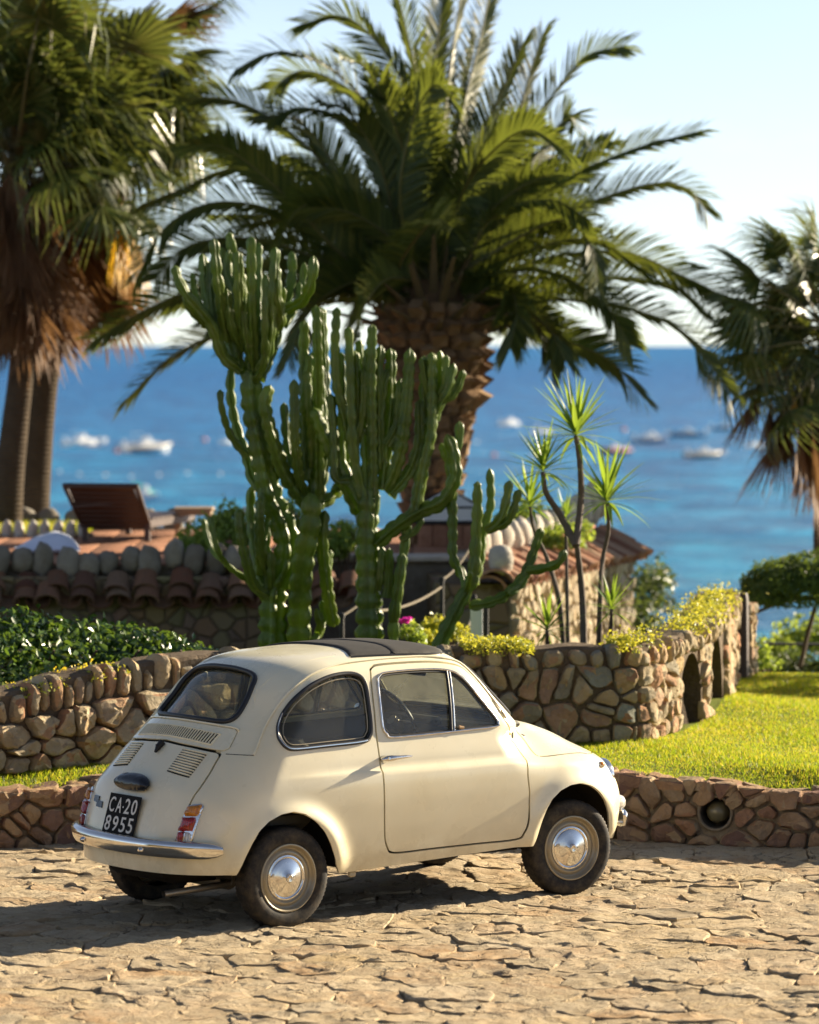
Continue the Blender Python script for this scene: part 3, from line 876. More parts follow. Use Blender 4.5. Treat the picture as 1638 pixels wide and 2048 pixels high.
# ---- boats and buoys at their moorings
def sea_at(px, py):
    v = (CAM_H - SEA_Z)*7680/(py-690); return at(px, py, v)
BW = simple('boat_white', (.86,.86,.84), .35)
BG = simple('boat_grey_tube', (.16,.17,.18), .5)
BR = simple('boat_red', (.42,.06,.06), .45)
BB = simple('boat_blue', (.10,.16,.30), .4)
BT = simple('boat_teal', (.05,.42,.36), .4)
def boat(px, py, wpx, label, hull_m, rot=0.0, console=True, bimini=False, seats=2, tube=None):
    p = sea_at(px, py); L = .92*wpx*p.y/7680
    r = empty('moored_boat', (p.x, p.y, SEA_Z-.05), rot); tag(r, label, 'boat', 'boats moored in the bay')
    b = L*.19; sec = []
    for t in np.linspace(0, 1, 9):
        w = b*(1-max(0, (t-.45)/.55)**2.2); sheer = .10*L*(1+.5*t*t); x = (t-.5)*L
        sec.append([(x,-w,sheer),(x,-w*.8,sheer*.35),(x,0,-.02*L),(x,w*.8,sheer*.35),(x,w,sheer),(x,w*.82,sheer*.97),(x,w*.8,sheer*.5),(x,-w*.8,sheer*.5),(x,-w*.82,sheer*.97)])
    m = MB(); m.add([q for s in sec for q in s], [(i*9+j, (i+1)*9+j, (i+1)*9+(j+1) % 9, i*9+(j+1) % 9) for i in range(8) for j in range(9)] + [tuple(range(8,-1,-1)), tuple(range(72,81))])
    m.build('hull', hull_m, r)
    if tube:
        t = MB()
        pts = [(-.5*L,-b,.11*L),(-.1*L,-b*1.02,.11*L),(.25*L,-b*.8,.12*L),(.48*L,-b*.2,.15*L),(.5*L,0,.155*L),(.48*L,b*.2,.15*L),(.25*L,b*.8,.12*L),(-.1*L,b*1.02,.11*L),(-.5*L,b,.11*L)]
        t.tube(spline(pts, 4), .042*L, 8).build('tube', tube, r)
    if console:
        MB().box((-.02*L,0,.16*L), (.15*L,.20*L,.20*L), None, .02*L).build('console', BW, r)
        MB().box((.02*L,0,.27*L), (.02*L,.13*L,.06*L), None, .005*L).build('windshield', BW, r)
    for k in range(seats):
        MB().box((-.18*L + k*.36*L,0,.13*L), (.13*L,.26*L,.11*L), None, .01*L).build('seat', BW, r)
    MB().box((-.52*L,0,.17*L), (.07*L,.09*L,.16*L), None, .02*L).box((-.53*L,0,.02*L),(.03*L,.03*L,.2*L)).build('outboard_motor', BW, r)
    if bimini:
        t = MB().tube([(-.2*L,-b*.7,.1*L),(-.2*L,-b*.6,.36*L),(-.2*L,b*.6,.36*L),(-.2*L,b*.7,.1*L)], .008*L, 6)
        t.build('arch', BW, r)
    return r
boat(165, 893, 100, 'white open motorboat moored nearest the left palm trunks', BW, R(46), seats=3, bimini=True)
boat(293, 906, 125, 'white dinghy with grey inflatable sides beside the first white motorboat', BW, R(44), tube=BG, bimini=True)
boat(458, 888, 50, 'small white boat half hidden behind the tall cactus', BW, R(50))
boat(1020, 852, 68, 'small white motorboat just right of the date palm trunk', BW, R(52))
boat(1085, 868, 60, 'little white boat behind the yucca heads', BW, R(48), console=False)
boat(1228, 908, 80, 'red inflatable boat moored among the white boats', BR, R(-135), tube=BR)
boat(1303, 886, 92, 'dark blue hulled boat with white console right of the red inflatable', BB, R(34), bimini=True)
boat(1375, 874, 78, 'long slim boat with dark hull moored farther out', BB, R(-176), seats=3)
boat(1408, 916, 92, 'grey inflatable boat with white seats, the nearest on the right', BG, R(38), tube=BG, seats=3)
boat(1450, 860, 60, 'farthest dark boat beside the right palm fronds', BB, R(3))
boat(1510, 896, 56, 'white motorboat half hidden by the right palm skirt', BW, R(45))
boat(1075, 915, 44, 'white dinghy behind the leftmost yucca head', BW, R(50), console=False)
def pedal_boat():
    p = sea_at(265, 997); L = 98*p.y/7680
    r = empty('pedal_boat', (p.x, p.y, SEA_Z-.05), R(8)); tag(r, 'white pedal boat with a teal slide floating behind the sun lounger', 'pedal boat')
    for y in (-.2*L, .2*L): MB().tube([(-.5*L,y,.02*L),(-.3*L,y,.05*L),(.3*L,y,.05*L),(.52*L,y,.10*L)], [.04*L,.075*L,.075*L,.03*L], 10).build('float', BW, r)
    MB().box((0,0,.13*L), (.7*L,.42*L,.05*L), None, .01*L).build('deck', BW, r)
    for x in (-.25*L, .25*L): MB().box((x,0,.20*L), (.14*L,.30*L,.16*L), None, .03*L).build('seat', BW, r)
    MB().tube([(-.02*L,0,.30*L),(.16*L,0,.26*L),(.42*L,0,.12*L)], [.07*L,.08*L,.08*L], 10, sq=.6).build('slide', BT, r)
pedal_boat()
buoy_pts = [(408,882,'r'),(987,912,'r'),(953,886,'w'),(1247,862,'r'),(1186,880,'w'),(118,945,'w'),(158,950,'w'),(232,905,'r'),(210,952,'w'),(262,955,'w'),(318,952,'w'),(374,948,'w'),(440,950,'w'),(1075,852,'w')]
bm = MB().lathe([(0,.55),(.22,.5),(.36,.3),(.40,.1),(.36,-.15),(.2,-.3),(0,-.35)], 14)
bme = {'r': bm.mesh('buoy', simple('buoy_red', (.55,.07,.06), .4)), 'w': bm.mesh('buoy', simple('buoy_white', (.8,.8,.78), .4))}
for px, py, k in buoy_pts:
    p = sea_at(px, py); o = link('mooring_buoy', bme[k]); o.location = (p.x, p.y, SEA_Z)
    s = 9*p.y/7680/.8*(1.2 if k == 'r' else .8); o.scale = (s, s, s)
    near = {(408,882):'round red buoy floating just left of the tall cactus',(987,912):'round red buoy floating right of the date palm trunk',(1247,862):'round red buoy farther out above the red inflatable boat',(232,905):'round red buoy beside the white dinghy on the left',(953,886):'white buoy against the right side of the date palm trunk',(1186,880):'white buoy between the yucca head and the red inflatable',(1075,852):'white buoy farthest out behind the yucca heads'}
    lab = near.get((px, py))
    tag(o, lab or 'small white buoy in the line of white buoys nearer the shore', 'buoy', 'mooring buoys near the boats' if lab else 'line of small white buoys')
# ------------------------------------------------------------------ terrace, its tiled coping, the stone building
M['terracotta'] = stone_mat('terracotta', [(0,(.34,.165,.10)),(.5,(.40,.21,.13)),(1,(.30,.15,.09))], .3, .004)
def tile_mat(name, k):
    n = NT(name); c = n.pos(); f = n.rand()
    col = n.ramp(f, [(0,(.27,.115,.065)),(.25,(.36,.19,.11)),(.5,(.18,.075,.045)),(.75,(.38,.25,.16)),(1,(.22,.11,.07))])
    col = n.mix(n.mapr(n.noise(c, 14, 6, .7), .5, .72, 0, .7), col, (.17,.14,.09))
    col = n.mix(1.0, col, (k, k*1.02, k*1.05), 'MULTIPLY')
    n.bsdf(col, .85, 0, .2, n.bump(n.noise(c, 40, 5), .5, .006)); return n.m
M['tile'] = tile_mat('roof_tile', 1.15)
M['tile_shaded'] = tile_mat('shaded_tile', .48)  # same roof tile darkened: shade on the terrace lip put into the colour
M['stone_grey'] = stone_mat('grey_round_stone', [(0,(.20,.185,.16)),(.5,(.26,.24,.205)),(1,(.16,.145,.12))], .5, .01)
M['stone_white'] = stone_mat('limed_stone', [(0,(.52,.48,.42)),(.5,(.60,.56,.49)),(1,(.46,.43,.37))], .5, .01)
def tile_me(L=.40, r0=.105, r1=.088, name='roof_tile', inv=False, mat='tile'):
    m = MB(); k = 9; V = []
    for x, r in ((0,r0),(L*.5,(r0+r1)/2),(L,r1)):
        for th in (0, .014):
            for i in range(k):
                a = PI*i/(k-1); V.append((x, -(r-th)*math.cos(a), (r-th)*math.sin(a)*.86))
    F = []
    for s in (0, 1):
        for t in (0, 1):
            for i in range(k-1):
                q = (s*2+t)*k+i; w = ((s+1)*2+t)*k+i
                F.append((q, q+1, w+1, w) if t else (q, w, w+1, q+1))
    for i in range(k-1): F.append((i, i+1, k+i+1, k+i)); F.append((4*k+i, 5*k+i, 5*k+i+1, 4*k+i+1))
    for s in (0, 1):
        for i in (0, k-1): F.append((s*2*k+i, (s*2+1)*k+i, (s*2+3)*k+i, (s*2+2)*k+i))
    if inv: V = [(x, y, -z) for x, y, z in V]
    return m.add(V, F).mesh(name, M[mat], True, 50)
TILE, PAN = tile_me(), tile_me(inv=True)
SHADED_TILES = (tile_me(mat='tile_shaded'), tile_me(inv=True, mat='tile_shaded'))
def tile_row(parent, p0, p1, outdir, drop, rows=2, pitch=.235, L=.40, jitter=.012, sx=1.0, mesh=None):
    T_, P_ = mesh or (TILE, PAN)
    """barrel tiles along the line p0-p1 (top edge), running down along outdir"""
    p0, p1 = Vector(p0), Vector(p1); along = (p1-p0); n = max(1, round(along.length/pitch)); along.normalize()
    d = Vector((outdir[0], outdir[1], 0)).normalized()
    sl = Vector((d.x, d.y, -drop)).normalized()
    yv = along; zv = sl.cross(yv)
    if zv.z < 0: yv = -along; zv = sl.cross(yv)
    Mx = Matrix((-sl, -yv, zv)).transposed()      # local +x points back up the slope
    e = Mx.to_euler()
    for i in range(n+1):
        for r in range(rows):
            q = p0.lerp(p1, i/n) + sl*((r+1)*L*.62) + zv*(.035 + .020*(rows-1-r))
            o = link('roof_tile', T_, parent); o.scale = (sx, min(1, pitch/.235), min(1, pitch/.235)); o.location = q + Vector((random.gauss(0,jitter), random.gauss(0,jitter), random.gauss(0,jitter*.5))); o.rotation_euler = (e.x+random.gauss(0,.02), e.y+random.gauss(0,.02), e.z+random.gauss(0,.03))
            if i < n:
                q = p0.lerp(p1, (i+.5)/n) + sl*((r+1)*L*.62 - .02) + zv*(.050 + .018*(rows-1-r))
                o = link('pan_tile', P_, parent); o.scale = (sx, min(1, pitch/.235), min(1, pitch/.235)); o.location = q; o.rotation_euler = (e.x, e.y, e.z)
def egg(w, h, d, seed):
    m = MB(); V = []; F = []; n, k = 12, 8
    for i in range(k+1):
        a = PI*i/k
        for j in range(n):
            b = 2*PI*j/n; q = Vector((math.sin(a)*math.cos(b), math.sin(a)*math.sin(b), math.cos(a)))
            s = 1 + .22*mn.noise(q*1.6 + Vector((seed*7.3, seed, 0)))
            V.append((q.x*w/2*s, q.y*d/2*s, q.z*h/2*s))
    for i in range(k):
        for j in range(n): F.append((i*n+j, (i+1)*n+j, (i+1)*n+(j+1) % n, i*n+(j+1) % n))
    return m.add(V, F)
EGG = {k: [egg(1, 1, 1, i).mesh('coping_stone', M[k]) for i in range(6)] for k in ('stone_grey', 'stone_white', 'stone_pale')}
def put_egg(parent, p, w, h, d, kind, name='coping_stone'):
    o = link(name, random.choice(EGG[kind]), parent); o.location = p; o.scale = (w, d, h); o.rotation_euler = (random.gauss(0,.12), random.gauss(0,.15), random.gauss(0,.4))
    return o
TZ = 1.10       # terrace floor
def build_terrace():
    fl = MB(); pts = [(-7,30.75),(-1.3,30.75),(-1.25,31.9),(.35,31.9),(.75,33.6),(.95,36.6),(-7,36.6)]
    n = len(pts); fl.add([(x,y,TZ) for x,y in pts] + [(x,y,-3) for x,y in pts], [tuple(range(n))] + [(i, n+i, n+(i+1) % n, (i+1) % n) for i in range(n)])
    t = fl.build('terrace', M['mortar'], None, smooth=False); tag(t, kind='structure')
    # square terracotta paving tiles with recessed joints
    q = MB().box((0,0,.008), (.292,.292,.02), None, .004).mesh('floor_tile', M['terracotta'])
    P = np.array(pts); c = 0; rest = MB()
    for y in np.arange(30.95, 36.6, .305):
        for x in np.arange(-4.4, 1.0, .305):
            if sdf_poly(np.array([x]), np.array([y]), P)[0] > -.15: continue
            if c < 300: o = link('floor_tile', q, t); o.location = (x, y, TZ); c += 1
            else: rest.box((x, y, TZ+.008), (.292,.292,.02))
    if rest.v: tag(rest.build('floor_tiles', M['terracotta'], t, smooth=False), kind='stuff')
    # tiled coping wall on the left
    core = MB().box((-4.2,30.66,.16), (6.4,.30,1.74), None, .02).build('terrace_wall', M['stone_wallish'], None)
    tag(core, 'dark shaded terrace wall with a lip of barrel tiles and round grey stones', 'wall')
    tile_row(core, (-4.3,30.56,.925), (-1.1,30.56,.925), (0,-1), .75, 2, .245, .17, .018, .5, SHADED_TILES)
    for x in np.arange(-4.3, -1.05, .172):
        put_egg(core, (x+random.gauss(0,.018), 30.66+random.gauss(0,.02), 1.14+random.gauss(0,.022)), random.uniform(.145,.215), random.uniform(.20,.31), .17, 'stone_grey')
    # low stretch in the middle behind the steps
    mid = MB().box((-.15,31.75,.30), (2.3,.30,1.66), None, .02).build('step_wall', M['stone_grey'], None)
    tag(mid, 'low grey wall with a pale ledge behind the rope railing', 'wall')
    MB().box((-.15,31.72,1.115), (2.36,.40,.05), None, .012).build('ledge', M['stone_white'], mid)
    tile_row(core, (-.95,30.66,.925), (-.42,30.66,.925), (0,-1), .75, 2, .245, .17, .018, .5, SHADED_TILES)
    # far edge: big pale stones with a strip of grass
    edge = MB().box((-4.4,36.62,.95), (7.2,.22,.36), None, .02).build('terrace_edge', M['mortar'], None)
    tag(edge, 'far terrace edge lined with large round stones in front of the sea', 'wall')
    for x in np.arange(-4.6, -2.2, .235): put_egg(edge, (x+random.gauss(0,.015), 36.6, 1.20), .22, .24, .22, 'stone_grey')
    for x in np.arange(-2.2, .7, .26): put_egg(edge, (x, 36.7, 1.06), .22, .16, .22, 'stone_white')
    low = MB().box((-4.2,35.2,1.10), (2.6,.14,.10), None, .02).build('border_edging', M['mortar'], None)
    tag(low, 'row of small upright pale stones edging the grass strip on the terrace', 'edging')
    for x in np.arange(-4.4, -2.95, .118): put_egg(low, (x+random.gauss(0,.006), 35.12, 1.17), .105, .20, .10, 'stone_white')
    g = MB(); N = 5000
    for i in range(N):
        x, y = random.uniform(-4.5,-3.0), random.uniform(35.25,36.45); a = random.uniform(0,6.3); h = random.uniform(.04,.10)
        g.add([(x-math.cos(a)*.006,y-math.sin(a)*.006,1.1),(x+math.cos(a)*.006,y+math.sin(a)*.006,1.1),(x+random.gauss(0,.02),y+random.gauss(0,.02),1.14+h)],[(0,1,2)])
    tag(g.build('grass', bpy.data.materials['grass_blades'], None, smooth=False), 'strip of grass between the two rows of stones on the terrace', 'grass', kind='stuff')
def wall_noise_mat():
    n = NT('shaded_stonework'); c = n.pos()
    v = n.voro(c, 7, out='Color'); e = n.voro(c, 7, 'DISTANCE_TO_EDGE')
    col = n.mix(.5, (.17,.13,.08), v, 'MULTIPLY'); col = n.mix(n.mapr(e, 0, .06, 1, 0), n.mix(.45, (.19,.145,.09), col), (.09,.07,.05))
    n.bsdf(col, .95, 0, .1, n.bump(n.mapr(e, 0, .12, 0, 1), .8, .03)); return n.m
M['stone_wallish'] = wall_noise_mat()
build_terrace()

# ---- furniture on the terrace
M['wood'] = simple('dark_teak', (.040,.017,.009), .5, var=.35, vscale=12, bump=.2, bscale=40)
M['wood_pale'] = simple('weathered_wood', (.30,.21,.12), .7, var=.3, vscale=14)
def lounger():
    Y = 34.3; p = at(236, 1090, Y)
    r = empty('sun_lounger', (p.x, p.y, TZ+.02), R(-13)); tag(r, 'dark wooden sun lounger with raised slatted back turned to the camera', 'sun lounger')
    W = .62; t = R(50)
    for i in range(9):
        s = .06 + i*.066
        MB().box((0,-.02-s*math.sin(t), .10+s*math.cos(t)), (W-.02*(i < 11)+.0,.022,.058), Matrix.Rotation(t, 3, 'X'), .004).build('slat', M['wood'], r)
    for x in (-W/2, W/2): MB().tube([(x,0,.10),(x*1.07,-.50,.50)], .022, 6).build('back_rail', M['wood'], r)
    MB().box((0,-.51,.51), (W+.08,.045,.04), Matrix.Rotation(t, 3, 'X'), .008).build('top_rail', M['wood'], r)
    MB().tube([(-W/2,-.33,.32),(W/2,-.30,.37)], .018, 6).build('brace', M['wood'], r)
    for i in range(10): MB().box((0,(.10+i*.13),.20), (W,.10,.022), None, .004).build('seat_slat', M['wood'], r)
    for x in (-W/2, W/2): MB().box((x,.62,.16), (.04,1.45,.07), None, .006).build('side_rail', M['wood'], r)
    for x in (-W/2+.02, W/2-.02):
        for y in (-.05, 1.25): MB().box((x,y,.075), (.05,.05,.15), None, .006).build('leg', M['wood'], r)
lounger()
def table():
    Y = 35.2; p = at(388, 1020, Y)
    r = empty('side_table', (p.x, p.y, TZ+.01)); tag(r, 'small weathered wooden table beside the flowering shrub', 'table')
    h = p.z - TZ
    for i in range(5): MB().box((0,-.16+i*.08,h), (.36,.072,.03), None, .004).build('table_slat', M['wood_pale'], r)
    MB().box((0,0,h-.035), (.33,.36,.035), None, .004).build('apron', M['wood_pale'], r)
    for x in (-.15,.15):
        for y in (-.15,.15): MB().box((x,y,(h-.04)/2), (.03,.03,h-.05)).build('leg', M['wood_pale'], r)
table()
def cushion():
    p = at(95, 1100, 32.3); m = MB(); V = []; F = []; n, k = 18, 10
    for i in range(n+1):
        for j in range(k+1):
            u, v = i/n*2-1, j/k*2-1
            hgt = .13*(1-abs(u)**2.4)*(1-abs(v)**2.4)*(1+.5*u) + .012*mn.noise(Vector((u*3,v*3,0)))
            V.append((u*.27, v*.22, hgt+.02))
    for i in range(n):
        for j in range(k): F.append((i*(k+1)+j, (i+1)*(k+1)+j, (i+1)*(k+1)+j+1, i*(k+1)+j+1))
    b = len(V); V += [(-.27,-.22,0),(.27,-.22,0),(.27,.22,0),(-.27,.22,0)]
    F += [(b,b+3,b+2,b+1)]
    o = m.add(V, F).build('white_cushion', simple('blue_white_cloth', (.62,.66,.78), .8, var=.06, bump=.2, bscale=20)); o.location = (p.x, p.y, TZ+.04); o.rotation_euler = (0,0,R(8))
    tag(o, 'pale bluish white cushion lying behind the round grey coping stones', 'cushion')
cushion()
def skylight():
    p = at(895, 1115, 33.6); r = empty('roof_lantern', (p.x, p.y, TZ)); tag(r, 'low terracotta block base carrying a white pyramid cover with dark edges', 'roof lantern')
    for i in range(4): MB().box((-.195+i*.13,0,.11), (.126,.42,.20), None, .008).build('block', M['terracotta'], r)
    MB().box((0,0,.228), (.58,.46,.03), None, .004).build('frame', M['black_metal'], r)
    B = [(-.29,-.23,.245),(.29,-.23,.245),(.29,.23,.245),(-.29,.23,.245)]; T = (0,0,.52)
    B2 = [(-.29,-.23,.36),(.29,-.23,.36),(.29,.23,.36),(-.29,.23,.36)]
    wm = simple('white_cover', (.66,.65,.60), .6)
    MB().add(B+B2+[T], [(0,1,5,4),(1,2,6,5),(2,3,7,6),(3,0,4,7),(4,5,8),(5,6,8),(6,7,8),(7,4,8)]).build('cover', wm, r, smooth=False)
    for q in B2: MB().tube([q, T], .010, 5).build('rib', M['black_metal'], r)
    MB().tube(B2, .010, 5, closed=True).build('rim', M['black_metal'], r)
skylight()

# ---- stone building on the right with its tiled eave
def build_house():
    A, B = Vector((.80,30.0,0)), Vector((1.93,33.5,0))
    d = (B-A).normalized(); nrm = Vector((d.y,-d.x,0))
    wall_c = Curve([(A.x,A.y),((A.x+B.x)/2,(A.y+B.y)/2),(B.x,B.y)])
    h = build_wall('stone_house', wall_c, lambda u: .995, lambda u: .05, .30, M['stone_white2'], 'small sunlit stone building with a barrel tiled eave beyond the yuccas', (.17,.13), .022, .05, n=11)
    h['category'] = 'building'
    back = -nrm
    # body of the house behind the lit face and the dark end wall
    P = [A + back*.02, B + back*.02, B + back*2.0, A + back*.62]
    n = 4
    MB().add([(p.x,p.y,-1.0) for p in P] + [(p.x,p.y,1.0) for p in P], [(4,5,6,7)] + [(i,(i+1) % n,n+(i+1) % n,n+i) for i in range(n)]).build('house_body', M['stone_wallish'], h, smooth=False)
    a, b = A + nrm*-.08 + d*-.05, B + nrm*-.08 + d*.35
    tile_row(h, (a.x,a.y,1.075), (b.x,b.y,1.085), nrm, .55, 1, .175, .32, sx=.8)
    tile_row(h, (a.x-nrm.x*.17,a.y-nrm.y*.17,1.14), (b.x-nrm.x*.17,b.y-nrm.y*.17,1.15), nrm, .5, 1, .175, .30, sx=.75)
    # big end tiles over the dark face
    for k, (px, py, Y) in enumerate(((992,1172,29.8),(976,1185,29.85))):
        o = link('ridge_tile', TILE, h); o.location = at(px, py, Y); o.scale = (1.2,1.5,1.5); o.rotation_euler = (0,R(-6),R(90))
    # round stones of the parapet climbing to the right
    for i in range(9):
        q = A + back*.30 + d*(.15+i*.30); put_egg(h, (q.x, q.y, 1.29+.010*i), .16, .28, .22, 'stone_white', 'parapet_stone')
    for i in range(5):
        q = B + back*(.35+.0*i) + d*(-.75+i*.24); put_egg(h, (q.x, q.y, 1.38+.035*i), .15, .36, .20, 'stone_white', 'parapet_stone')
    put_egg(h, at(1002, 1120, 29.9), .20, .24, .2, 'stone_white', 'parapet_stone')
M['stone_white2'] = stone_mat('sunlit_stone', [(0,(.50,.43,.31)),(.4,(.44,.36,.24)),(.7,(.55,.48,.36)),(1,(.40,.31,.20))], .7, .012)
build_house()

# ---- rope railing along the steps
def railing():
    rope = simple('pale_rope', (.20,.17,.12), .9, bump=.6, bscale=90)
    posts = [(684,1300,1232,27.6),(759,1300,1208,28.0),(884,1240,1160,29.0),(948,1250,1195,28.6),(973,1290,1210,28.3)]
    r = empty('rope_railing', at(820, 1260, 28.2)); tag(r, 'black metal railing posts strung with thick rope beside the steps', 'railing')
    tops = []
    o = r.location
    for px, yb, yt, Y in posts:
        a, b = at(px, yb, Y)-o, at(px, yt, Y)-o
        m = MB().tube([a+Vector((0,0,-.3)), b], .016, 8); m.lathe([(0,.03),(.022,.015),(.022,-.01),(.0,-.02)], 8, c=tuple(b)); m.build('post', M['black_metal'], r)
        tops.append(b)
    def sag(a, b, s=.06): return [a.lerp(b, t)+Vector((0,0,-s*4*t*(1-t))) for t in np.linspace(0,1,9)]
    MB().tube(sag(tops[0], tops[1]+Vector((0,0,.14)), .02), .009, 6).build('rope', rope, r)
    MB().tube(sag(tops[0]+Vector((0,0,-.16)), tops[0]+Vector((-.3,-.3,-.34)), .02), .009, 6).build('rope', rope, r)
    e = at(955, 1068, 29.6)-o
    MB().tube(sag(tops[2], e, .05), .009, 6).build('rope', rope, r)
    MB().tube(sag(tops[2]+Vector((0,0,-.05)), tops[1]+Vector((0,0,-.05)), .04), .010, 6).build('rope', rope, r)
    MB().tube(sag(tops[3]+Vector((0,0,-.1)), at(915, 1290, 27.9)-o, .03), .009, 6).build('rope', rope, r)
railing()
def sign():
    p = at(953, 1262, 26.6); r = empty('white_board', (p.x, p.y, .8), R(-12)); tag(r, 'small blank white board standing under the leaning cactus', 'board')
    MB().box((0,0,.12), (.085,.012,.24), None, .003).build('panel', simple('white_board', (.8,.82,.78), .5), r)
    MB().box((0,.012,.06), (.012,.012,.28)).build('stake', M['wood'], r)
sign()
# ---- post and pier at the end of the planter wall
def pier():
    p = at(1484, 1352, 28.6); r = MB().lathe([(.050,-.1),(.047,.3),(.043,.62),(.036,.665),(0,.67)], 14, wob=lambda i, j: .005*math.sin(i*2.1+j)).build('wooden_post', M['wood'])
    r.location = (p.x, p.y, .36); tag(r, 'dark round wooden post at the end of the planter wall', 'post')
    c = Curve([(2.525,28.62),(2.56,28.75),(2.60,28.95)])
    build_wall('stone_pier', c, lambda u: .93, lambda u: .3, .06, M['stone_pale'], 'narrow sunlit stone pier just behind the dark wooden post', (.12,.11), .015, .03, n=10)
pier()
# ------------------------------------------------------------------ the car
CAR_P, CAR_TH = (-.9785, 19.29, 0), R(37.85)
def gradfull(P, e=2.5e-3):
    x, y, z = P.T
    return np.stack([G(x+e,y,z)-G(x-e,y,z), G(x,y+e,z)-G(x,y-e,z), G(x,y,z+e)-G(x,y,z-e)], -1) / (2*e)
def unit(a): return a / np.maximum(np.linalg.norm(a, axis=-1, keepdims=True), 1e-12)
def onto(P, it=2):
    for _ in range(it):
        g = gradfull(P); P = P - g * (G(*P.T) / np.maximum((g*g).sum(1), 1e-6))[:, None]
    return P
def cast(O, D, t0, t1, steps=70):
    """first crossing of the shell along rays that come from outside"""
    O = np.atleast_2d(np.asarray(O, float)); D = unit(np.atleast_2d(np.asarray(D, float)))
    ts = np.linspace(t0, t1, steps)
    lo = np.full(len(O), t0); hi = np.full(len(O), t1); done = np.zeros(len(O), bool)
    for k in range(1, steps):
        P = O + D * ts[k]
        ins = (G(*P.T) < 0) & ~done
        lo[ins] = ts[k-1]; hi[ins] = ts[k]; done |= ins
    for _ in range(24):
        m = (lo + hi) / 2; P = O + D * m[:, None]
        i = G(*P.T) < 0
        hi = np.where(i, m, hi); lo = np.where(i, lo, m)
    return O + D * hi[:, None]
def side(pts, s=-1):
    p = np.asarray(pts, float); O = np.stack([p[:,0], np.full(len(p), s*1.2), p[:,1]], -1)
    return cast(O, np.tile([0, -s, 0], (len(p), 1)), .3, 1.2)
def rear(pts):
    p = np.asarray(pts, float); O = np.stack([np.full(len(p), -1.2), p[:,0], p[:,1]], -1)
    return cast(O, np.tile([1, 0, 0], (len(p), 1)), .3, 1.6)
def front(pts):
    p = np.asarray(pts, float); O = np.stack([np.full(len(p), 3.0), p[:,0], p[:,1]], -1)
    return cast(O, np.tile([-1, 0, 0], (len(p), 1)), .3, 2.2)
def top(pts):
    p = np.asarray(pts, float); O = np.stack([p[:,0], p[:,1], np.full(len(p), 2.0)], -1)
    return cast(O, np.tile([0, 0, -1], (len(p), 1)), .3, 1.6)
def normals_at(P): return unit(gradfull(np.asarray(P)))

def base_shell(NR=230):
    x0, x1, zc = .12, 1.78, .60
    O = []; D = []
    ph = 2*np.pi*(np.arange(NR)+.5)/NR
    rings = []
    for a in np.linspace(0, np.pi/2, 46)[1:]: rings.append((x0, -math.cos(a), math.sin(a)))
    for x in np.linspace(x0, x1, 118)[1:-1]: rings.append((x, 0, 1))
    for a in np.linspace(np.pi/2, 0, 40)[:-1]: rings.append((x1, math.cos(a), math.sin(a)))
    for x, dx, s in rings:
        O.append(np.tile([x, 0, zc], (NR, 1)))
        D.append(np.stack([np.full(NR, dx), s*np.cos(ph), s*np.sin(ph)], -1))
    O = np.concatenate(O + [np.array([[x0,0,zc],[x1,0,zc]])]); D = np.concatenate(D + [np.array([[-1.,0,0],[1,0,0]])])
    lo = np.full(len(O), .02); hi = np.full(len(O), 1.6)
    for _ in range(26):
        m = (lo+hi)/2; P = O + D*m[:, None]; i = G(*P.T) < 0
        lo = np.where(i, m, lo); hi = np.where(i, hi, m)
    V = O + D*hi[:, None]
    n = len(rings); T = []
    k = np.arange(NR); k2 = (k+1) % NR
    for r in range(n-1):
        a, b, c, d = r*NR+k, r*NR+k2, (r+1)*NR+k2, (r+1)*NR+k
        T += [np.stack([a,c,b],-1), np.stack([a,d,c],-1)]
    p0, p1 = n*NR, n*NR+1
    T += [np.stack([np.full(NR,p0), k, k2], -1), np.stack([np.full(NR,p1), (n-1)*NR+k2, (n-1)*NR+k], -1)]
    T = np.concatenate(T)
    c = V[T].mean(1); nn = np.cross(V[T[:,1]]-V[T[:,0]], V[T[:,2]]-V[T[:,0]])
    flip = (nn * (c - np.array([.9,0,.6]))).sum(1) < 0
    if flip.mean() > .5: T = T[:, ::-1].copy()
    return V, T

def split(V, T, g):
    g = np.where(np.abs(g) < 1e-6, 1e-6, g)
    s = g[T] > 0; cnt = s.sum(1)
    keep = T[(cnt == 0) | (cnt == 3)]
    new = []
    E = []
    for want, odd in ((1, True), (2, False)):
        X = T[cnt == want]; S = s[cnt == want]
        i = np.argmax(S == odd, axis=1); r = np.arange(len(X))
        E.append(np.stack([X[r,i], X[r,(i+1)%3], X[r,(i+2)%3]], -1))
    X = np.concatenate(E)
    if len(X) == 0: return V, T
    ed = np.concatenate([X[:,[0,1]], X[:,[0,2]]]); es = np.sort(ed, 1)
    u, inv = np.unique(es, axis=0, return_inverse=True); inv = inv.ravel()
    ga, gb = g[u[:,0]], g[u[:,1]]; t = (ga/(ga-gb))[:, None]
    P = V[u[:,0]]*(1-t) + V[u[:,1]]*t
    P = onto(P, 1)
    base = len(V); m = len(X)
    ab, ac = base+inv[:m], base+inv[m:]
    a, b, c = X.T
    T2 = np.concatenate([keep, np.stack([a,ab,ac],-1), np.stack([ab,b,c],-1), np.stack([ab,c,ac],-1)])
    return np.concatenate([V, P]), T2

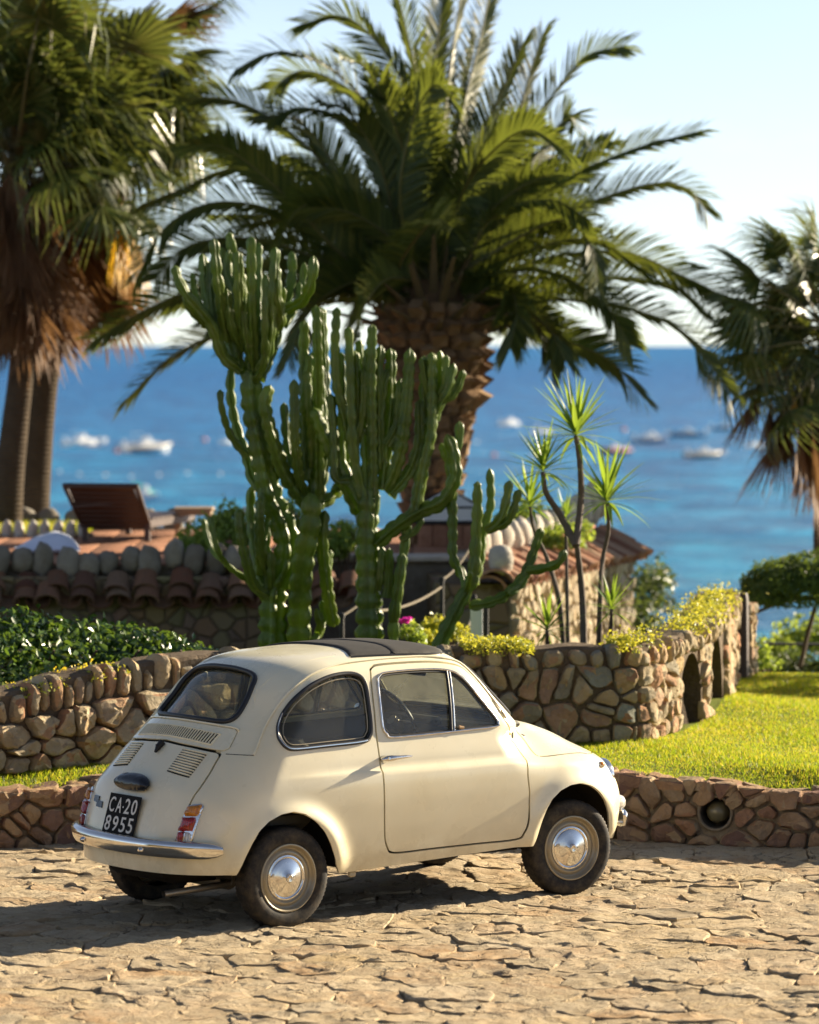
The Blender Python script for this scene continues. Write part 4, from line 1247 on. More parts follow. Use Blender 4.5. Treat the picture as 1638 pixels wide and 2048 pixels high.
def gpoly(V, poly, chart, where):
    poly = np.asarray(poly)
    A, B = {'side': (V[:,0], V[:,2]), 'rear': (V[:,1], V[:,2]), 'top': (V[:,0], V[:,1])}[chart]
    g = np.full(len(V), .2)
    lo, hi = poly.min(0)-.06, poly.max(0)+.06
    m = where(V) & (A > lo[0]) & (A < hi[0]) & (B > lo[1]) & (B < hi[1])
    if m.any(): g[m] = sdf_poly(A[m], B[m], poly)
    return g
RIGHT = lambda V: V[:,1] < -.05
LEFT = lambda V: V[:,1] > .05
REAR = lambda V: V[:,0] < .45
FRONT = lambda V: V[:,0] > 1.0
TOPZ = lambda V: V[:,2] > .62

class Shell:
    def __init__(s, V, T): s.V, s.T = V, T
    def cen(s): return s.V[s.T].mean(1)
    def cut(s, f, lv=0.0):
        s.V, s.T = split(s.V, s.T, f(s.V) - lv)
    def take(s, f, gap=0.0):
        """splits out the inside of f; a strip 2*gap wide along the line is thrown away"""
        if gap > 0:
            s.cut(f, gap); s.cut(f, -gap)
        else: s.cut(f, 0)
        g = f(s.cen())
        ins = Shell(s.V, s.T[g < -gap])
        s.T = s.T[g > gap]
        return ins
    def crop(s, f, lv):
        """new shell of what is inside f<lv, with a ragged edge (for small pads)"""
        g = f(s.V); return Shell(s.V, s.T[(g[s.T] < lv).all(1)])
    def build(s, name, mat, parent, skirt=.016, off=None, skirt_mat=None):
        u, inv = np.unique(s.T, return_inverse=True); T = inv.reshape(-1, 3); V = s.V[u]
        N = normals_at(V)
        if off is not None:
            V2 = V + N * (off(V)[:, None] if callable(off) else off)
            if callable(off):       # domed pads: real normals
                fn = np.cross(V2[T[:,1]]-V2[T[:,0]], V2[T[:,2]]-V2[T[:,0]])
                NN = np.zeros_like(V2)
                for k in range(3): np.add.at(NN, T[:,k], fn)
                N2 = unit(NN)
            else: N2 = N
        else: V2, N2 = V, N
        nv = len(V2); F = T
        if skirt > 0:
            e = np.concatenate([T[:,[0,1]], T[:,[1,2]], T[:,[2,0]]])
            key = np.sort(e, 1); _, first, c = np.unique(key, axis=0, return_index=True, return_counts=True)
            be = e[first[c == 1]]
            a, b = be.T
            A, B = V2[a], V2[b]
            sn = unit(np.cross(B-A, N[a]))
            A2, B2 = A - N[a]*skirt, B - N[b]*skirt
            k = len(be); i = nv + np.arange(k)
            V2 = np.concatenate([V2, A, B, A2, B2]); N2 = np.concatenate([N2, sn, sn, sn, sn])
            F = np.concatenate([F, np.stack([i+k, i, i+2*k], -1), np.stack([i+k, i+2*k, i+3*k], -1)])
        me = np_mesh(name, V2, F, mat, True, N2)
        return link(name, me, parent)

def rrect(pts, r=.02, n=5):
    """polygon with rounded corners"""
    out = []; P = [Vector(p) for p in pts]
    for i, p in enumerate(P):
        a = (P[i-1]-p); b = (P[(i+1) % len(P)]-p)
        k = min(r, a.length*.45, b.length*.45)
        A, B = p + a.normalized()*k, p + b.normalized()*k
        for j in range(n+1):
            t = j/n; out.append(tuple(A*(1-t)**2 + p*2*t*(1-t) + B*t*t))
    return np.array(out)

DOOR = [(0.603,1.228),(0.626,1.25),(0.671,1.259),(0.807,1.262),(0.99,1.259),(1.11,1.246),(1.20,1.221),(1.262,1.160),(1.318,1.082),(1.385,.985),(1.45,.892),(1.478,.858),(1.502,.826),(1.515,.79),(1.516,.747),(1.508,.70),(1.506,.653),(1.514,.60),(1.520,.55),(1.517,.429),(1.492,.359),(1.445,.327),(1.2,.3255),(.9,.3235),(.66,.322),(.613,.354),(.592,.41),(.580,.52),(.574,.619),(.570,.746),(.571,.86),(.573,.957),(.587,1.149)]
DOOR = smooth_closed(DOOR, 4)
DWIN = smooth_closed([(0.63,1.179),(0.649,1.207),(0.688,1.219),(0.845,1.224),(1.0,1.221),(1.09,1.211),(1.15,1.189),(1.205,1.140),(1.27,1.055),(1.35,.957),(1.362,.932),(1.335,.914),(1.156,.909),(.965,.904),(.677,.901),(.636,.921),(.617,.952),(.618,1.049)], 4)
QWIN = smooth_closed([(0.002,0.963),(0.02,1.003),(0.065,1.064),(0.127,1.121),(0.215,1.175),(0.323,1.213),(0.423,1.227),(0.498,1.223),(0.538,1.2),(0.552,1.156),(0.55,1.081),(0.544,.957),(.526,.915),(.481,.893),(.248,.886),(.067,.882),(.015,.894),(-.003,.930)], 4)
_rw = [(0,1.012),(.15,1.009),(.25,1.004),(.300,1.008),(.320,1.030),(.316,1.075),(.298,1.158),(.270,1.208),(.212,1.232),(.10,1.246)]
RWIN = smooth_closed(_rw + [(0,1.248)] + [(-y,z) for y,z in _rw[:0:-1]], 4)
WSCR = rrect([(-.50,.955),(.50,.955),(.415,1.235),(-.415,1.235)], .06)
_lid = [(0,.436),(.25,.438),(.400,.440),(.415,.50),(.425,.64),(.428,.70),(.418,.78),(.400,.856),(.385,.868),(.222,.885)]
LID = np.array(_lid + [(0,.898)] + [(-y,z) for y,z in _lid[:0:-1]])
_vent = [(0,.902),(.222,.889),(.398,.8735),(.415,.885),(.383,.962),(.365,.972),(.22,.986)]
VENT = np.array(_vent + [(0,.994)] + [(-y,z) for y,z in _vent[:0:-1]])
_hood = [(2.235,0),(2.215,.22),(2.15,.40),(2.03,.525),(1.95,.545),(1.78,.578),(1.66,.588),(1.622,.575),(1.635,.50),(1.67,.36),(1.70,.18)]
HOOD = smooth_closed(_hood + [(1.71,0)] + [(x,-y) for x,y in _hood[:0:-1]], 3)
ARCH_REAR = [(-.345,.10),(-.31,.28),(-.295,.325),(-.267,.385),(-.238,.442),(-.198,.503),(-.143,.546),(-.069,.576),(.001,.584),(.071,.568),(.139,.524),(.197,.466),(.237,.405),(.263,.349),(.288,.291),(.33,.235),(.36,.10)]
ARCH_FRONT = [(1.50,.10),(1.545,.25),(1.570,.30),(1.585,.36),(1.598,.42),(1.618,.475),(1.652,.525),(1.709,.567),(1.776,.590),(1.852,.596),(1.931,.575),(1.99,.538),(2.036,.487),(2.072,.416),(2.092,.34),(2.105,.27),(2.13,.10)]

def build_car():
    car = empty('vintage_car', CAR_P, CAR_TH)
    tag(car, 'small cream vintage car with black fabric sunroof and muddy chrome-capped wheels', 'car')
    V0, T0 = base_shell()
    base = Shell(V0, T0)
    body = Shell(V0, T0)
    P = M['paint']
    # open bottom and wheel arches
    zx = np.array([-.7,-.35,-.28,.28,.35,1.45,2.2,2.5]); zz = np.array([.287,.292,.29,.25,.245,.286,.275,.29])
    body.cut(lambda V: V[:,2] - np.interp(V[:,0], zx, zz)); c = body.cen(); body.T = body.T[c[:,2] > np.interp(c[:,0], zx, zz)]
    for A in (ARCH_REAR, ARCH_FRONT):
        body.take(lambda V: gpoly(V, A, 'side', lambda q: np.abs(q[:,1]) > .3))
    # doors, their windows
    for s, W in ((-1, RIGHT), (1, LEFT)):
        door = body.take(lambda V: gpoly(V, DOOR, 'side', W), .0050)
        glass = door.take(lambda V: gpoly(V, DWIN, 'side', W))
        d = door.build('door', P, car, .02)
        div = 1.073
        gq = glass.take(lambda V: V[:,0]*-1 + div + (V[:,2]-1.06)*.10)       # front quarter light
        glass.build('window_glass', M['glass'], d, 0, -.007)
        gq.build('quarter_light', M['glass'], d, 0, -.005)
        ring = side(DWIN, s); ring = ring + normals_at(ring)*.003
        MB().tube(ring, .0062, 8, closed=True).build('window_trim', M['chrome'], d)
        inner = side(np.array([(x + (1.0-x)*.028, z + (1.06-z)*.06) for x, z in DWIN]), s)
        MB().tube(inner - normals_at(inner)*.002, .0055, 6, closed=True).build('window_seal', M['rubber'], d)
        zs = np.linspace(.912, 1.209, 8)
        for k, (dx, mt, r) in enumerate(((-.009, M['rubber'], .008), (.010, M['chrome'], .0065))):
            pts = side(np.stack([div + (zs-1.06)*.10 + dx, zs], -1), s)
            MB().tube(pts + normals_at(pts)*.002, r, 8).build('window_divider', mt, d)
        q = side([(1.097,.925),(1.125,.921)], s)
        MB().tube([q[0] + normals_at(q)[0]*.006, q[1] + normals_at(q)[1]*.012], [.010,.006], 8).build('latch', simple('window_latch', (.40,.25,.12), .5), d)
        # handle: push button lever
        hp = side([(.575,.797),(.595,.798),(.62,.7985),(.66,.799),(.71,.80),(.748,.80)], s); n_ = normals_at(hp)
        hh = MB().tube([hp[i] + n_[i]*o for i, o in enumerate((.014,.028,.035,.038,.038,.036))], [.009,.0185,.0180,.0125,.0095,.004], 12, sq=.9)
        hh.tube([hp[1] - n_[1]*.005, hp[1] + n_[1]*.02], [.022,.015], 12)
        hh.build('door_handle', M['chrome'], d)
        bq = hp[1] + n_[1]*.044
        MB().tube([bq, bq + n_[2]*.009], [.007,.0055], 12).build('lock_button', M['chrome'], d)
    # rear quarter windows
    for s, W in ((-1, RIGHT), (1, LEFT)):
        g = body.take(lambda V: gpoly(V, QWIN, 'side', W))
        w = g.build('quarter_window', M['glass'], car, 0, -.010)
        ring = side(QWIN, s); n_ = normals_at(ring)
        MB().tube(ring + n_*.001, .0115, 8, closed=True).build('window_seal', M['rubber'], w)
        low = [i for i, (x, z) in enumerate(QWIN) if z < 1.06 and (x < .12 or z < .9)]
        chrome_pts = side([QWIN[i] for i in sorted(low, key=lambda i: (QWIN[i][0] - (QWIN[i][1]-.88)*4))], s)
        MB().tube(chrome_pts + normals_at(chrome_pts)*.009, .0045, 6).build('window_trim', M['chrome'], w)
        inn = side(np.array([(x + (.30-x)*.075, z + (1.05-z)*.12) for x, z in QWIN]), s)
        MB().tube(inn - normals_at(inn)*.004, .003, 6, closed=True).build('window_bead', M['steel'], w)
    # rear window, windscreen
    g = body.take(lambda V: gpoly(V, RWIN, 'rear', REAR))
    w = g.build('rear_window', M['glass_rear'], car, 0, -.010)
    ring = rear(RWIN); MB().tube(ring + normals_at(ring)*.003, .0135, 10, closed=True).build('window_seal', M['rubber'], w)
    g = body.take(lambda V: gpoly(V, WSCR, 'rear', lambda q: (q[:,0] > 1.05) & (q[:,2] > .88)))
    w = g.build('windscreen', M['glass'], car, 0, -.008)
    ring = front(WSCR); MB().tube(ring + normals_at(ring)*.002, .011, 8, closed=True).build('window_seal', M['rubber'], w)
    # lids
    lid = body.take(lambda V: gpoly(V, LID, 'rear', REAR), .0048).build('engine_lid', P, car, .02)
    vent = body.take(lambda V: gpoly(V, VENT, 'rear', REAR), .0014).build('vent_panel', P, car, .008, .004)
    hood = body.take(lambda V: gpoly(V, HOOD, 'top', lambda q: (q[:,2] > .62) & (q[:,0] > 1.3)), .0044).build('hood', P, car, .02)
    body_o = body.build('body', P, car, .018)
    # dark lining behind the painted shell
    lin = Shell(body.V, body.T); c = lin.cen(); lin.T = lin.T[(c[:,2] > .36) & (c[:,0] < 1.75) & (c[:,0] > -.3)]
    lin.build('lining', M['interior_lt'], car, 0, -.024)
    for s, W in ((-1, RIGHT), (1, LEFT)):
        b2 = base.crop(lambda V: gpoly(V, DOOR, 'side', W), -.002)
        b2.take(lambda V: gpoly(V, DWIN, 'side', W) - .012)
        b2.build('door_trim', M['interior'], car, 0, -.05)

    def pad(poly, chart, where, off, width, name, mat, parent, skirt=None):
        sh = base.crop(lambda V: gpoly(V, poly, chart, where), .05)
        p = sh.take(lambda V: gpoly(V, poly, chart, where))
        def o(V):
            d = np.clip(-gpoly(V, poly, chart, where), 0, None); t = np.clip(d/width, 0, 1)
            return off*(.35 + .65*np.sqrt(np.maximum(1-(1-t)**2, 0)))
        return p.build(name, mat, parent, skirt if skirt is not None else off*.35 + .003, o)

    # roof
    fab_r = [(.565,-.375),(.60,-.30),(.635,-.20),(.655,-.10),(.66,0)]
    F1 = np.array(fab_r + [(x,-y) for x,y in fab_r[-2::-1]] + [(.90,.395),(.90,-.395)])
    roof = pad(F1, 'top', lambda q: q[:,2] > 1.2, .010, .02, 'sunroof', M['fabric'], car)
    F2 = np.array([(.815,-.392),(.845,-.30),(.868,-.2),(.88,-.1),(.885,0),(.88,.1),(.868,.2),(.845,.30),(.815,.392),(1.02,.40),(1.15,.385),(1.195,.33),(1.215,.2),(1.22,0),(1.215,-.2),(1.195,-.33),(1.15,-.385),(1.02,-.40)])
    pad(F2, 'top', lambda q: q[:,2] > 1.12, .016, .03, 'front_panel', M['fabric'], roof)
    edge = top([(.565,-.386),(.75,-.400),(.95,-.405),(1.1,-.397),(1.19,-.35)])
    for s in (1, -1):
        e2 = top([(x, -s*y) for x, y in ((.565,.386),(.75,.400),(.95,.405),(1.1,.397),(1.19,.35))])
        MB().tube(spline(e2 + normals_at(e2)*.003, 4), .0045, 6).build('sunroof_channel', M['rubber'], roof)
    # drip rails, seams
    dr = [(-.139,.858),(-.101,.906),(-.037,.986),(.043,1.079),(.133,1.161),(.259,1.230),(.451,1.270),(.65,1.281),(.85,1.284),(1.0,1.281),(1.12,1.267),(1.215,1.238),(1.285,1.165),(1.345,1.08),(1.42,.965),(1.493,.862)]
    for s in (-1, 1):
        p = side(dr, s); n_ = normals_at(p)
        MB().tube(spline(p + n_*.004, 4), .0068, 6, sq=.8).build('drip_rail', P, car)
        p = side([(.50,1.3045),(.36,1.294),(.21,1.262),(.10,1.215),(.02,1.15),(-.03,1.07)], s)
        MB().tube(spline(p - normals_at(p)*.0012, 4), .0028, 5).build('roof_seam', P, car)
        p = rear([(s*.42,.862),(s*.46,.8605),(s*.50,.859),(s*.528,.858)])
        MB().tube(p - normals_at(p)*.0005, .0025, 5).build('shoulder_seam', M['soot'], car)
    # rear vents
    p = rear([(y, z+.004) for y, z in [(-.383,.962),(-.365,.972),(-.22,.986),(0,.994),(.22,.986),(.365,.972),(.383,.962)]])
    MB().tube(spline(p + normals_at(p)*.006, 4), .0055, 6).build('vent_trim', P, vent)
    _b = lambda y: .945 + .024*(1-(y/.33)**2)
    band = np.array([(y, _b(y)-.0) for y in np.linspace(-.315,.315,24)] + [(y, _b(y)-.049) for y in np.linspace(.315,-.315,24)])
    pad(band, 'rear', REAR, .0055, .002, 'vent_recess', M['soot'], vent)
    bars = MB()
    for i, y in enumerate(np.linspace(-.315,.315,36)):
        a, b = rear([(y, _b(y)-.046), (y, _b(y)-.003)])
        n_ = normals_at([a, b]); bars.tube([a+n_[0]*.0055, b+n_[1]*.0055], .0052, 6)
    for k in (0, 1):
        ed = rear([(y, _b(y)-.049*k) for y in np.linspace(-.32,.32,20)])
        bars.tube(ed + normals_at(ed)*.0055, .004, 6)
    bars.build('vent_grille', P, vent)
    for s in (-1, 1):
        slots = MB()
        for i in range(10):
            t = i/9
            za, zb = .866*(1-t)+.770*t, .851*(1-t)+.750*t
            ya, yb = .176, .336
            P1 = rear([(s*(ya+(yb-ya)*k/5), za+(zb-za)*k/5) for k in range(6)]); n_ = normals_at(P1)
            slots.tube(P1 + n_*.0012, .0036, 5)
            P2 = rear([(s*(ya+(yb-ya)*k/5), za+(zb-za)*k/5 + .0068) for k in range(6)])
            MB().tube(P2 + normals_at(P2)*.004, [.002,.0048,.005,.005,.0048,.002], 6).build('louver', P, lid)
        slots.build('louver_slot', M['soot'], lid)
    # latch, plate light, plate, badge
    q = rear([(0,.885),(0,.862),(0,.838)]); n_ = normals_at(q)
    MB().tube([q[0]+n_[0]*.008, q[1]+n_[1]*.014, q[2]+n_[2]*.010], [.020,.015,.006], 10).tube([q[1]+n_[1]*.012,q[1]+n_[1]*.03],[.009,.006],8).build('lid_handle', M['black_metal'], lid)
    lp = smooth_closed([(-.132,.672),(-.137,.695),(-.105,.720),(-.04,.733),(.04,.733),(.105,.720),(.137,.695),(.132,.672),(.06,.660),(-.06,.660)], 4)
    pad(lp, 'rear', REAR, .055, .055, 'plate_light', M['plastic_black'], lid, .01)
    a, b = Vector(rear([(0,.642)])[0]), Vector(rear([(0,.445)])[0])
    a += Vector((-.020,0,.003)); b += Vector((-.014,0,0))
    up = (a-b).normalized(); lat = Vector((0,-1,0)); nrm = lat.cross(up)           # plate axes (right, up, out)
    if nrm.x > 0: nrm = -nrm
    Mx = Matrix((lat, up, nrm)).transposed()
    pc = (a+b)/2
    plate = MB().box((0,0,0), (.276,.206,.004), None, .0015).build('number_plate', M['plate'], car)
    plate.matrix_parent_inverse = Matrix.Identity(4)
    plate.location = pc; plate.rotation_euler = Mx.to_euler()
    def text(s, x, y, h, wsc, bold=.0):
        cu = bpy.data.curves.new('digits', 'FONT'); cu.body = s; cu.size = h/.70; cu.offset = bold
        cu.extrude = .0008; cu.resolution_u = 4
        to = bpy.data.objects.new('digits', cu); COL.objects.link(to)
        dg = bpy.context.evaluated_depsgraph_get(); me = bpy.data.meshes.new_from_object(to.evaluated_get(dg))
        bpy.data.objects.remove(to)
        xs = [v.co.x for v in me.vertices]; ys = [v.co.y for v in me.vertices]
        cx, cy = (min(xs)+max(xs))/2, (min(ys)+max(ys))/2; wd, ht = max(xs)-min(xs), max(ys)-min(ys)
        for v in me.vertices: v.co = ((v.co.x-cx)*wsc/max(wd,1e-4) + x, (v.co.y-cy)*h/ht + y, v.co.z + .0034)
        me.materials.clear(); me.materials.append(M['plate_white'])
        o = link('plate_letter', me, plate); return o
    for ch, x, w_ in (('C',-.098,.046),('A',-.036,.048),('2',.036,.046),('0',.097,.046)): text(ch, x, .047, .076, w_, .0006)
    for ch, x in (('8',-.099),('9',-.034),('5',.031),('5',.097)): text(ch, x, -.047, .076, .046, .0006)
    MB().lathe([(0,.003),(.005,.003),(.005,.0025)], 10, c=(0,.04,0)).build('plate_stud', M['plate_white'], plate)
    bd = MB()
    for y0, z0 in ((.312,.592),(.258,.572)):
        pts = [(y0+.040,z0+.016),(y0-.028,z0+.016),(y0-.040,z0-.014),(y0+.028,z0-.014)]
        pp = rear(pts); nn_ = normals_at(pp)
        bd.add(list(pp + nn_*.006) + list(pp - nn_*.001), [(0,1,2,3),(4,5,1,0),(5,6,2,1),(6,7,3,2),(7,4,0,3)])
    pp = rear([(.312+.02,.580),(.312-.05,.580),(.258-.02,.586),(.258+.045,.586)]); nn_ = normals_at(pp)
    bd.add(list(pp + nn_*.005) + list(pp - nn_*.001), [(0,1,2,3),(4,5,1,0),(5,6,2,1),(6,7,3,2),(7,4,0,3)])
    bd.build('badge', M['plastic_black'], lid, smooth=False)
    # number plate wires / hinges at the lid's foot
    for y in (-.17, .145):
        q = rear([(y,.430)])[0]
        hb = MB().tube([q+np.array([-.012,.02,0]), q+np.array([-.012,-.02,0])], .009, 8)
        hb.tube([q+np.array([-.012,0,0]), q+np.array([-.02,-.0,.03])], .0025, 5)
        hb.build('lid_hinge', M['steel'], lid)
    # tail lamps
    for s in (-1, 1):
        def L(pts, r=.012): return rrect([(s*y, z) for y, z in pts], r)
        o1 = [(.408,.434),(.4845,.439),(.4965,.636),(.420,.625)]
        fr = pad(L(o1, .022), 'rear', REAR, .013, .006, 'tail_lamp', M['chrome'], car, .02)
        W = REAR
        pad(L([(.4185,.570),(.4865,.573),(.490,.628),(.426,.617)], .010), 'rear', W, .030, .012, 'amber_lens', M['amber'], fr, .022)
        pad(L([(.4155,.500),(.4815,.504),(.4855,.570),(.4185,.567)], .004), 'rear', W, .031, .012, 'red_lens', M['red'], fr, .022)
        pad(L([(.4135,.444),(.4455,.446),(.4475,.500),(.4150,.497)], .004), 'rear', W, .029, .012, 'reflector', M['red'], fr, .022)
        pad(L([(.4475,.446),(.4780,.449),(.4805,.501),(.4490,.500)], .004), 'rear', W, .026, .012, 'clear_lens', M['clear'], fr, .022)
    # bumpers
    def blade(a0, a1, z, x0, rise, name, n=40, flat=1.0):
        an = np.linspace(a0, a1, n)
        D = np.stack([np.cos(an), np.sin(an), np.zeros(n)], -1)
        O = np.tile([x0, 0, z], (n, 1)) + D*3.0
        P_ = cast(O, -D, .3, 3.0); N_ = unit(normals_at(P_)*np.array([1,1,0]))
        # keep the blade fair: smooth it in plan
        for _ in range(12):
            P_[1:-1] = (P_[:-2]+2*P_[1:-1]+P_[2:])/4; N_[1:-1] = unit((N_[:-2]+2*N_[1:-1]+N_[2:])/4)
        sec = [(.028,rise),(.050,rise*.97),(.064,rise*.72),(.069,rise*.42),(.067,0),(.060,-rise*.55),(.049,-rise*.93),(.030,-rise)]
        V = []; F = []
        for i in range(n):
            e = min(i, n-1-i); k = min(1, .45+.55*math.sqrt(min(e/2.5, 1)))
            for o_, h_ in sec: V.append(P_[i] + N_[i]*(.028+(o_-.028)*k) + np.array([0,0,h_*k]))
        m = len(sec)
        for i in range(n-1):
            for j in range(m-1): F.append((i*m+j, i*m+j+1, (i+1)*m+j+1, (i+1)*m+j))
        F.append(tuple(range(m))); F.append(tuple(range((n-1)*m, n*m))[::-1])
        o = MB().add(V, F).build(name, M['chrome'], car, sharp=50)
        return o, P_, N_
    bo, P_, N_ = blade(R(136.5), R(223.5), .415, .25, .043, 'rear_bumper')
    for yy in (-.235, .42, -.42, .235):
        i = int(np.argmin(abs(P_[:,1]-yy)))
        if abs(yy) < .3:
            q = P_[i] + N_[i]*.064 + np.array([0,0,-.012])
            MB().tube([q, q+N_[i]*.008, q+N_[i]*.016], [.015,.013,.006], 12).build('bumper_bolt', M['chrome'], bo)
    blade(R(-37), R(37), .362, 1.55, .050, 'front_bumper')
    # front lights
    for s in (-1, 1):
        q = front([(s*.47,.60)])[0] - np.array([.075,0,0])
        h = MB().lathe([(.086,-.05),(.092,.0),(.088,.018),(.078,.024)], 28, 'X', tuple(q)).build('headlamp', M['chrome'], car)
        MB().lathe([(.080,.012),(.060,.03),(.03,.04),(0,.043)], 28, 'X', tuple(q)).build('headlamp_lens', M['clear'], h)
        q = front([(s*.47,.445)])[0]
        MB().lathe([(.046,-.03),(.045,.0),(.036,.026),(.018,.038),(0,.041)], 20, 'X', tuple(q)).build('indicator', M['clear'], car)
        q = side([(2.057,.668)], s)[0]; n_ = normals_at([q])[0]
        MB().tube([q-n_*.003, q+n_*.006, q+n_*.006+np.array([0,0,0])], [.019,.018,.0185], 16).build('marker_base', M['chrome'], car)
        MB().tube([q+n_*.005, q+n_*.013, q+n_*.019], [.0165,.014,.005], 16).build('side_marker', M['amber'], car)
    # wiper pivot
    q = top([(1.69,-.40)])[0]
    MB().tube([q, q+np.array([-.02,.05,.012])], .005, 6).build('wiper', M['rubber'], car)

    # wheels
    def tyre_prof():
        return [(.165,-.050),(.172,-.060),(.195,-.0660),(.218,-.0655),(.236,-.060),(.2465,-.052),(.2515,-.040),(.2530,-.022),(.2530,0),(.2530,.022),(.2515,.040),(.2465,.052),(.236,.060),(.218,.0655),(.195,.066),(.172,.060),(.165,.050)]
    tp = tyre_prof()
    def wob(i, j):
        if j in (5, 6, 10, 11): return -.0045 if i % 2 else 0
        if j in (7, 9): return -.005 if (i // 2) % 2 else 0
        if j == 8: return -.005
        return 0
    tyre_me = MB().lathe(tp, 144, 'Y', wob=wob).mesh('tyre', M['tyre'], True, 50)
    rim = [(.166,.052),(.170,.057),(.168,.062),(.163,.063),(.159,.060),(.155,.048),(.150,.040),(.143,.037),(.136,.041),(.131,.046),(.124,.047),(.116,.040),(.108,.030),(.096,.027),(.0,.026)]
    rim_me = MB().lathe([(r,-h) for r, h in rim], 56, 'Y').mesh('rim', M['steel'], True, 40)
    cap = [(.097,.026),(.099,.036),(.095,.043),(.089,.045),(.086,.042),(.083,.041),(.0805,.044),(.078,.046),(.060,.052),(.040,.060),(.026,.066),(.022,.069),(.020,.074),(.016,.076),(.011,.0755),(.010,.072),(0,.071)]
    cap_me = MB().lathe([(r*(1.17 if r > .03 else 1.0),-h) for r, h in cap], 64, 'Y').mesh('hub_cap', M['chrome'], True, 28)
    for x, y, st in ((0,-.565,0),(1.84,-.558,-7),(0,.565,0),(1.84,.558,-7)):
        w = empty('wheel', (x, y, .2515 + (.04 if x > 1 and y > 0 else 0)), R(st) + (0 if y < 0 else PI), car)
        for nm, me in (('tyre', tyre_me), ('rim', rim_me), ('hub_cap', cap_me)): link(nm, me, w)
        # dark inner wing
        MB().lathe([(.325,-.035),(.345,.05),(.345,.20),(.30,.22),(.0,.22)], 20, 'Y', (x, y, .27), 0, PI).build('wheel_well', M['soot'], car) if y < 0 else \
        MB().lathe([(.325,.035),(.345,-.05),(.345,-.20),(.30,-.22),(.0,-.22)], 20, 'Y', (x, y, .27), 0, PI).build('wheel_well', M['soot'], car)
    # underside
    ub = MB().box((1.0,0,.275), (2.1,.80,.03)).box((.93,0,.28), (1.15,1.13,.03)).box((-.22,0,.33), (.5,.62,.22), None, .04)
    ub.tube([(-.10,-.30,.24),(-.10,.30,.24)], .06, 10).tube([(.0,-.55,.25),(.0,.55,.25)], .025, 8).tube([(1.84,-.52,.25),(1.84,.52,.25)], .025, 8)
    ub.box((-.40,0,.262), (.16,.5,.05), None, .015)
    ub.build('underbody', M['soot'], car)
    ex = MB(); q0, q1 = Vector((-.545,-.335,.186)), Vector((-.16,-.335,.205))
    ex.tube([q0, q0*.6+q1*.4, q1, q1+Vector((.10,.1,.03))], [.017,.018,.018,.018], 12, cap=False)
    ex.tube([q1+Vector((.02,.02,.02)), q1+Vector((.02,.45,.02))], .055, 12)
    ex.build('exhaust_pipe', simple('exhaust_steel', (.30,.26,.20), .45, .8, var=.3), car)
    MB().box((.42,-.585,.232), (.045,.018,.03), None, .006).build('jacking_point', M['paint_dark'], car)
    # cabin
    for y in (-.28, .28):
        sb = MB().box((.90,y,.42), (.46,.44,.14), None, .05).box((.66,y,.62), (.10,.42,.44), Matrix.Rotation(R(-12), 3, 'Y'), .045)
        sb.build('front_seat', M['interior'], car)
    MB().box((.10,0,.52), (.34,1.0,.14), None, .05).box((-.05,0,.70), (.10,1.02,.34), Matrix.Rotation(R(-14), 3, 'Y'), .04).box((-.08,0,.865),(.16,.96,.02), None, .008).build('rear_bench', M['interior'], car)
    MB().box((1.48,0,.84), (.16,1.0,.13), None, .03).box((1.58,0,.895),(.14,.84,.03), None, .01).box((1.40,.10,.895),(.05,.30,.05), None,.015).build('dashboard', M['interior'], car)
    t = Matrix.Rotation(R(-28), 3, 'Y'); c = Vector((1.335,.28,.885))
    MB().tube([c + t @ Vector((0, .187*math.cos(a), .187*math.sin(a))) for a in np.linspace(0, 2*PI, 40, endpoint=False)], .0115, 8, closed=True).build('steering_wheel', M['plastic_black'], car)
    sp = MB()
    for a in (0, PI, -PI/2): sp.tube([c + Vector((.03,0,-.01)), c + t @ Vector((0,.187*math.cos(a),.187*math.sin(a)))], .006, 6)
    sp.tube([c, c + Vector((.28,0,-.19))], [.03,.02], 10).build('steering_column', M['steel'], car)
    MB().box((1.285,0,1.165), (.02,.16,.045), None, .008).tube([(1.29,0,1.17),(1.31,0,1.215)], .006, 6).build('cabin_mirror', M['black_metal'], car)
    q = side([(1.42,.86)], 1)[0]
    sm = MB().lathe([(.0,-.022),(.03,-.02),(.05,-.008),(.054,.004),(.05,.006)], 22, 'X', (1.455,.715,.885)).tube([q, (1.46,.69,.87), (1.46,.715,.883)], .006, 8).build('side_mirror', M['chrome'], car)
    return car
CAR = build_car()
# ------------------------------------------------------------------ plants
M['cactus'] = None
def cactus_mat():
    n = NT('cactus_skin'); c = n.pos()
    col = n.ramp(n.noise(c, 3.2, 4, .6), [(.3,(.058,.095,.012)),(.5,(.092,.142,.017)),(.7,(.14,.185,.026)),(.85,(.23,.23,.07))])
    z = n.n('SeparateXYZ'); n.l(c, z.inputs[0])
    col = n.mix(n.mapr(n.noise(c, 26, 4, .7), .56, .72, 0, .5), col, (.24,.24,.11))
    col = n.mix(n.math('MULTIPLY', n.mapr(z.outputs[2], .75, -.1, 0, 1), n.mapr(n.noise(c, 12, 5, .7), .42, .62, 0, .8)), col, (.17,.13,.075))     # corky old skin near the foot
    b = n.bsdf(col, .42, 0, .45, n.bump(n.noise(c, 35, 3), .2, .006), out=False)
    n.translucent(b, n.mix(1.0, col, (2.2,2.3,1.0), 'MULTIPLY'), .26); return n.m
M['cactus'] = cactus_mat()
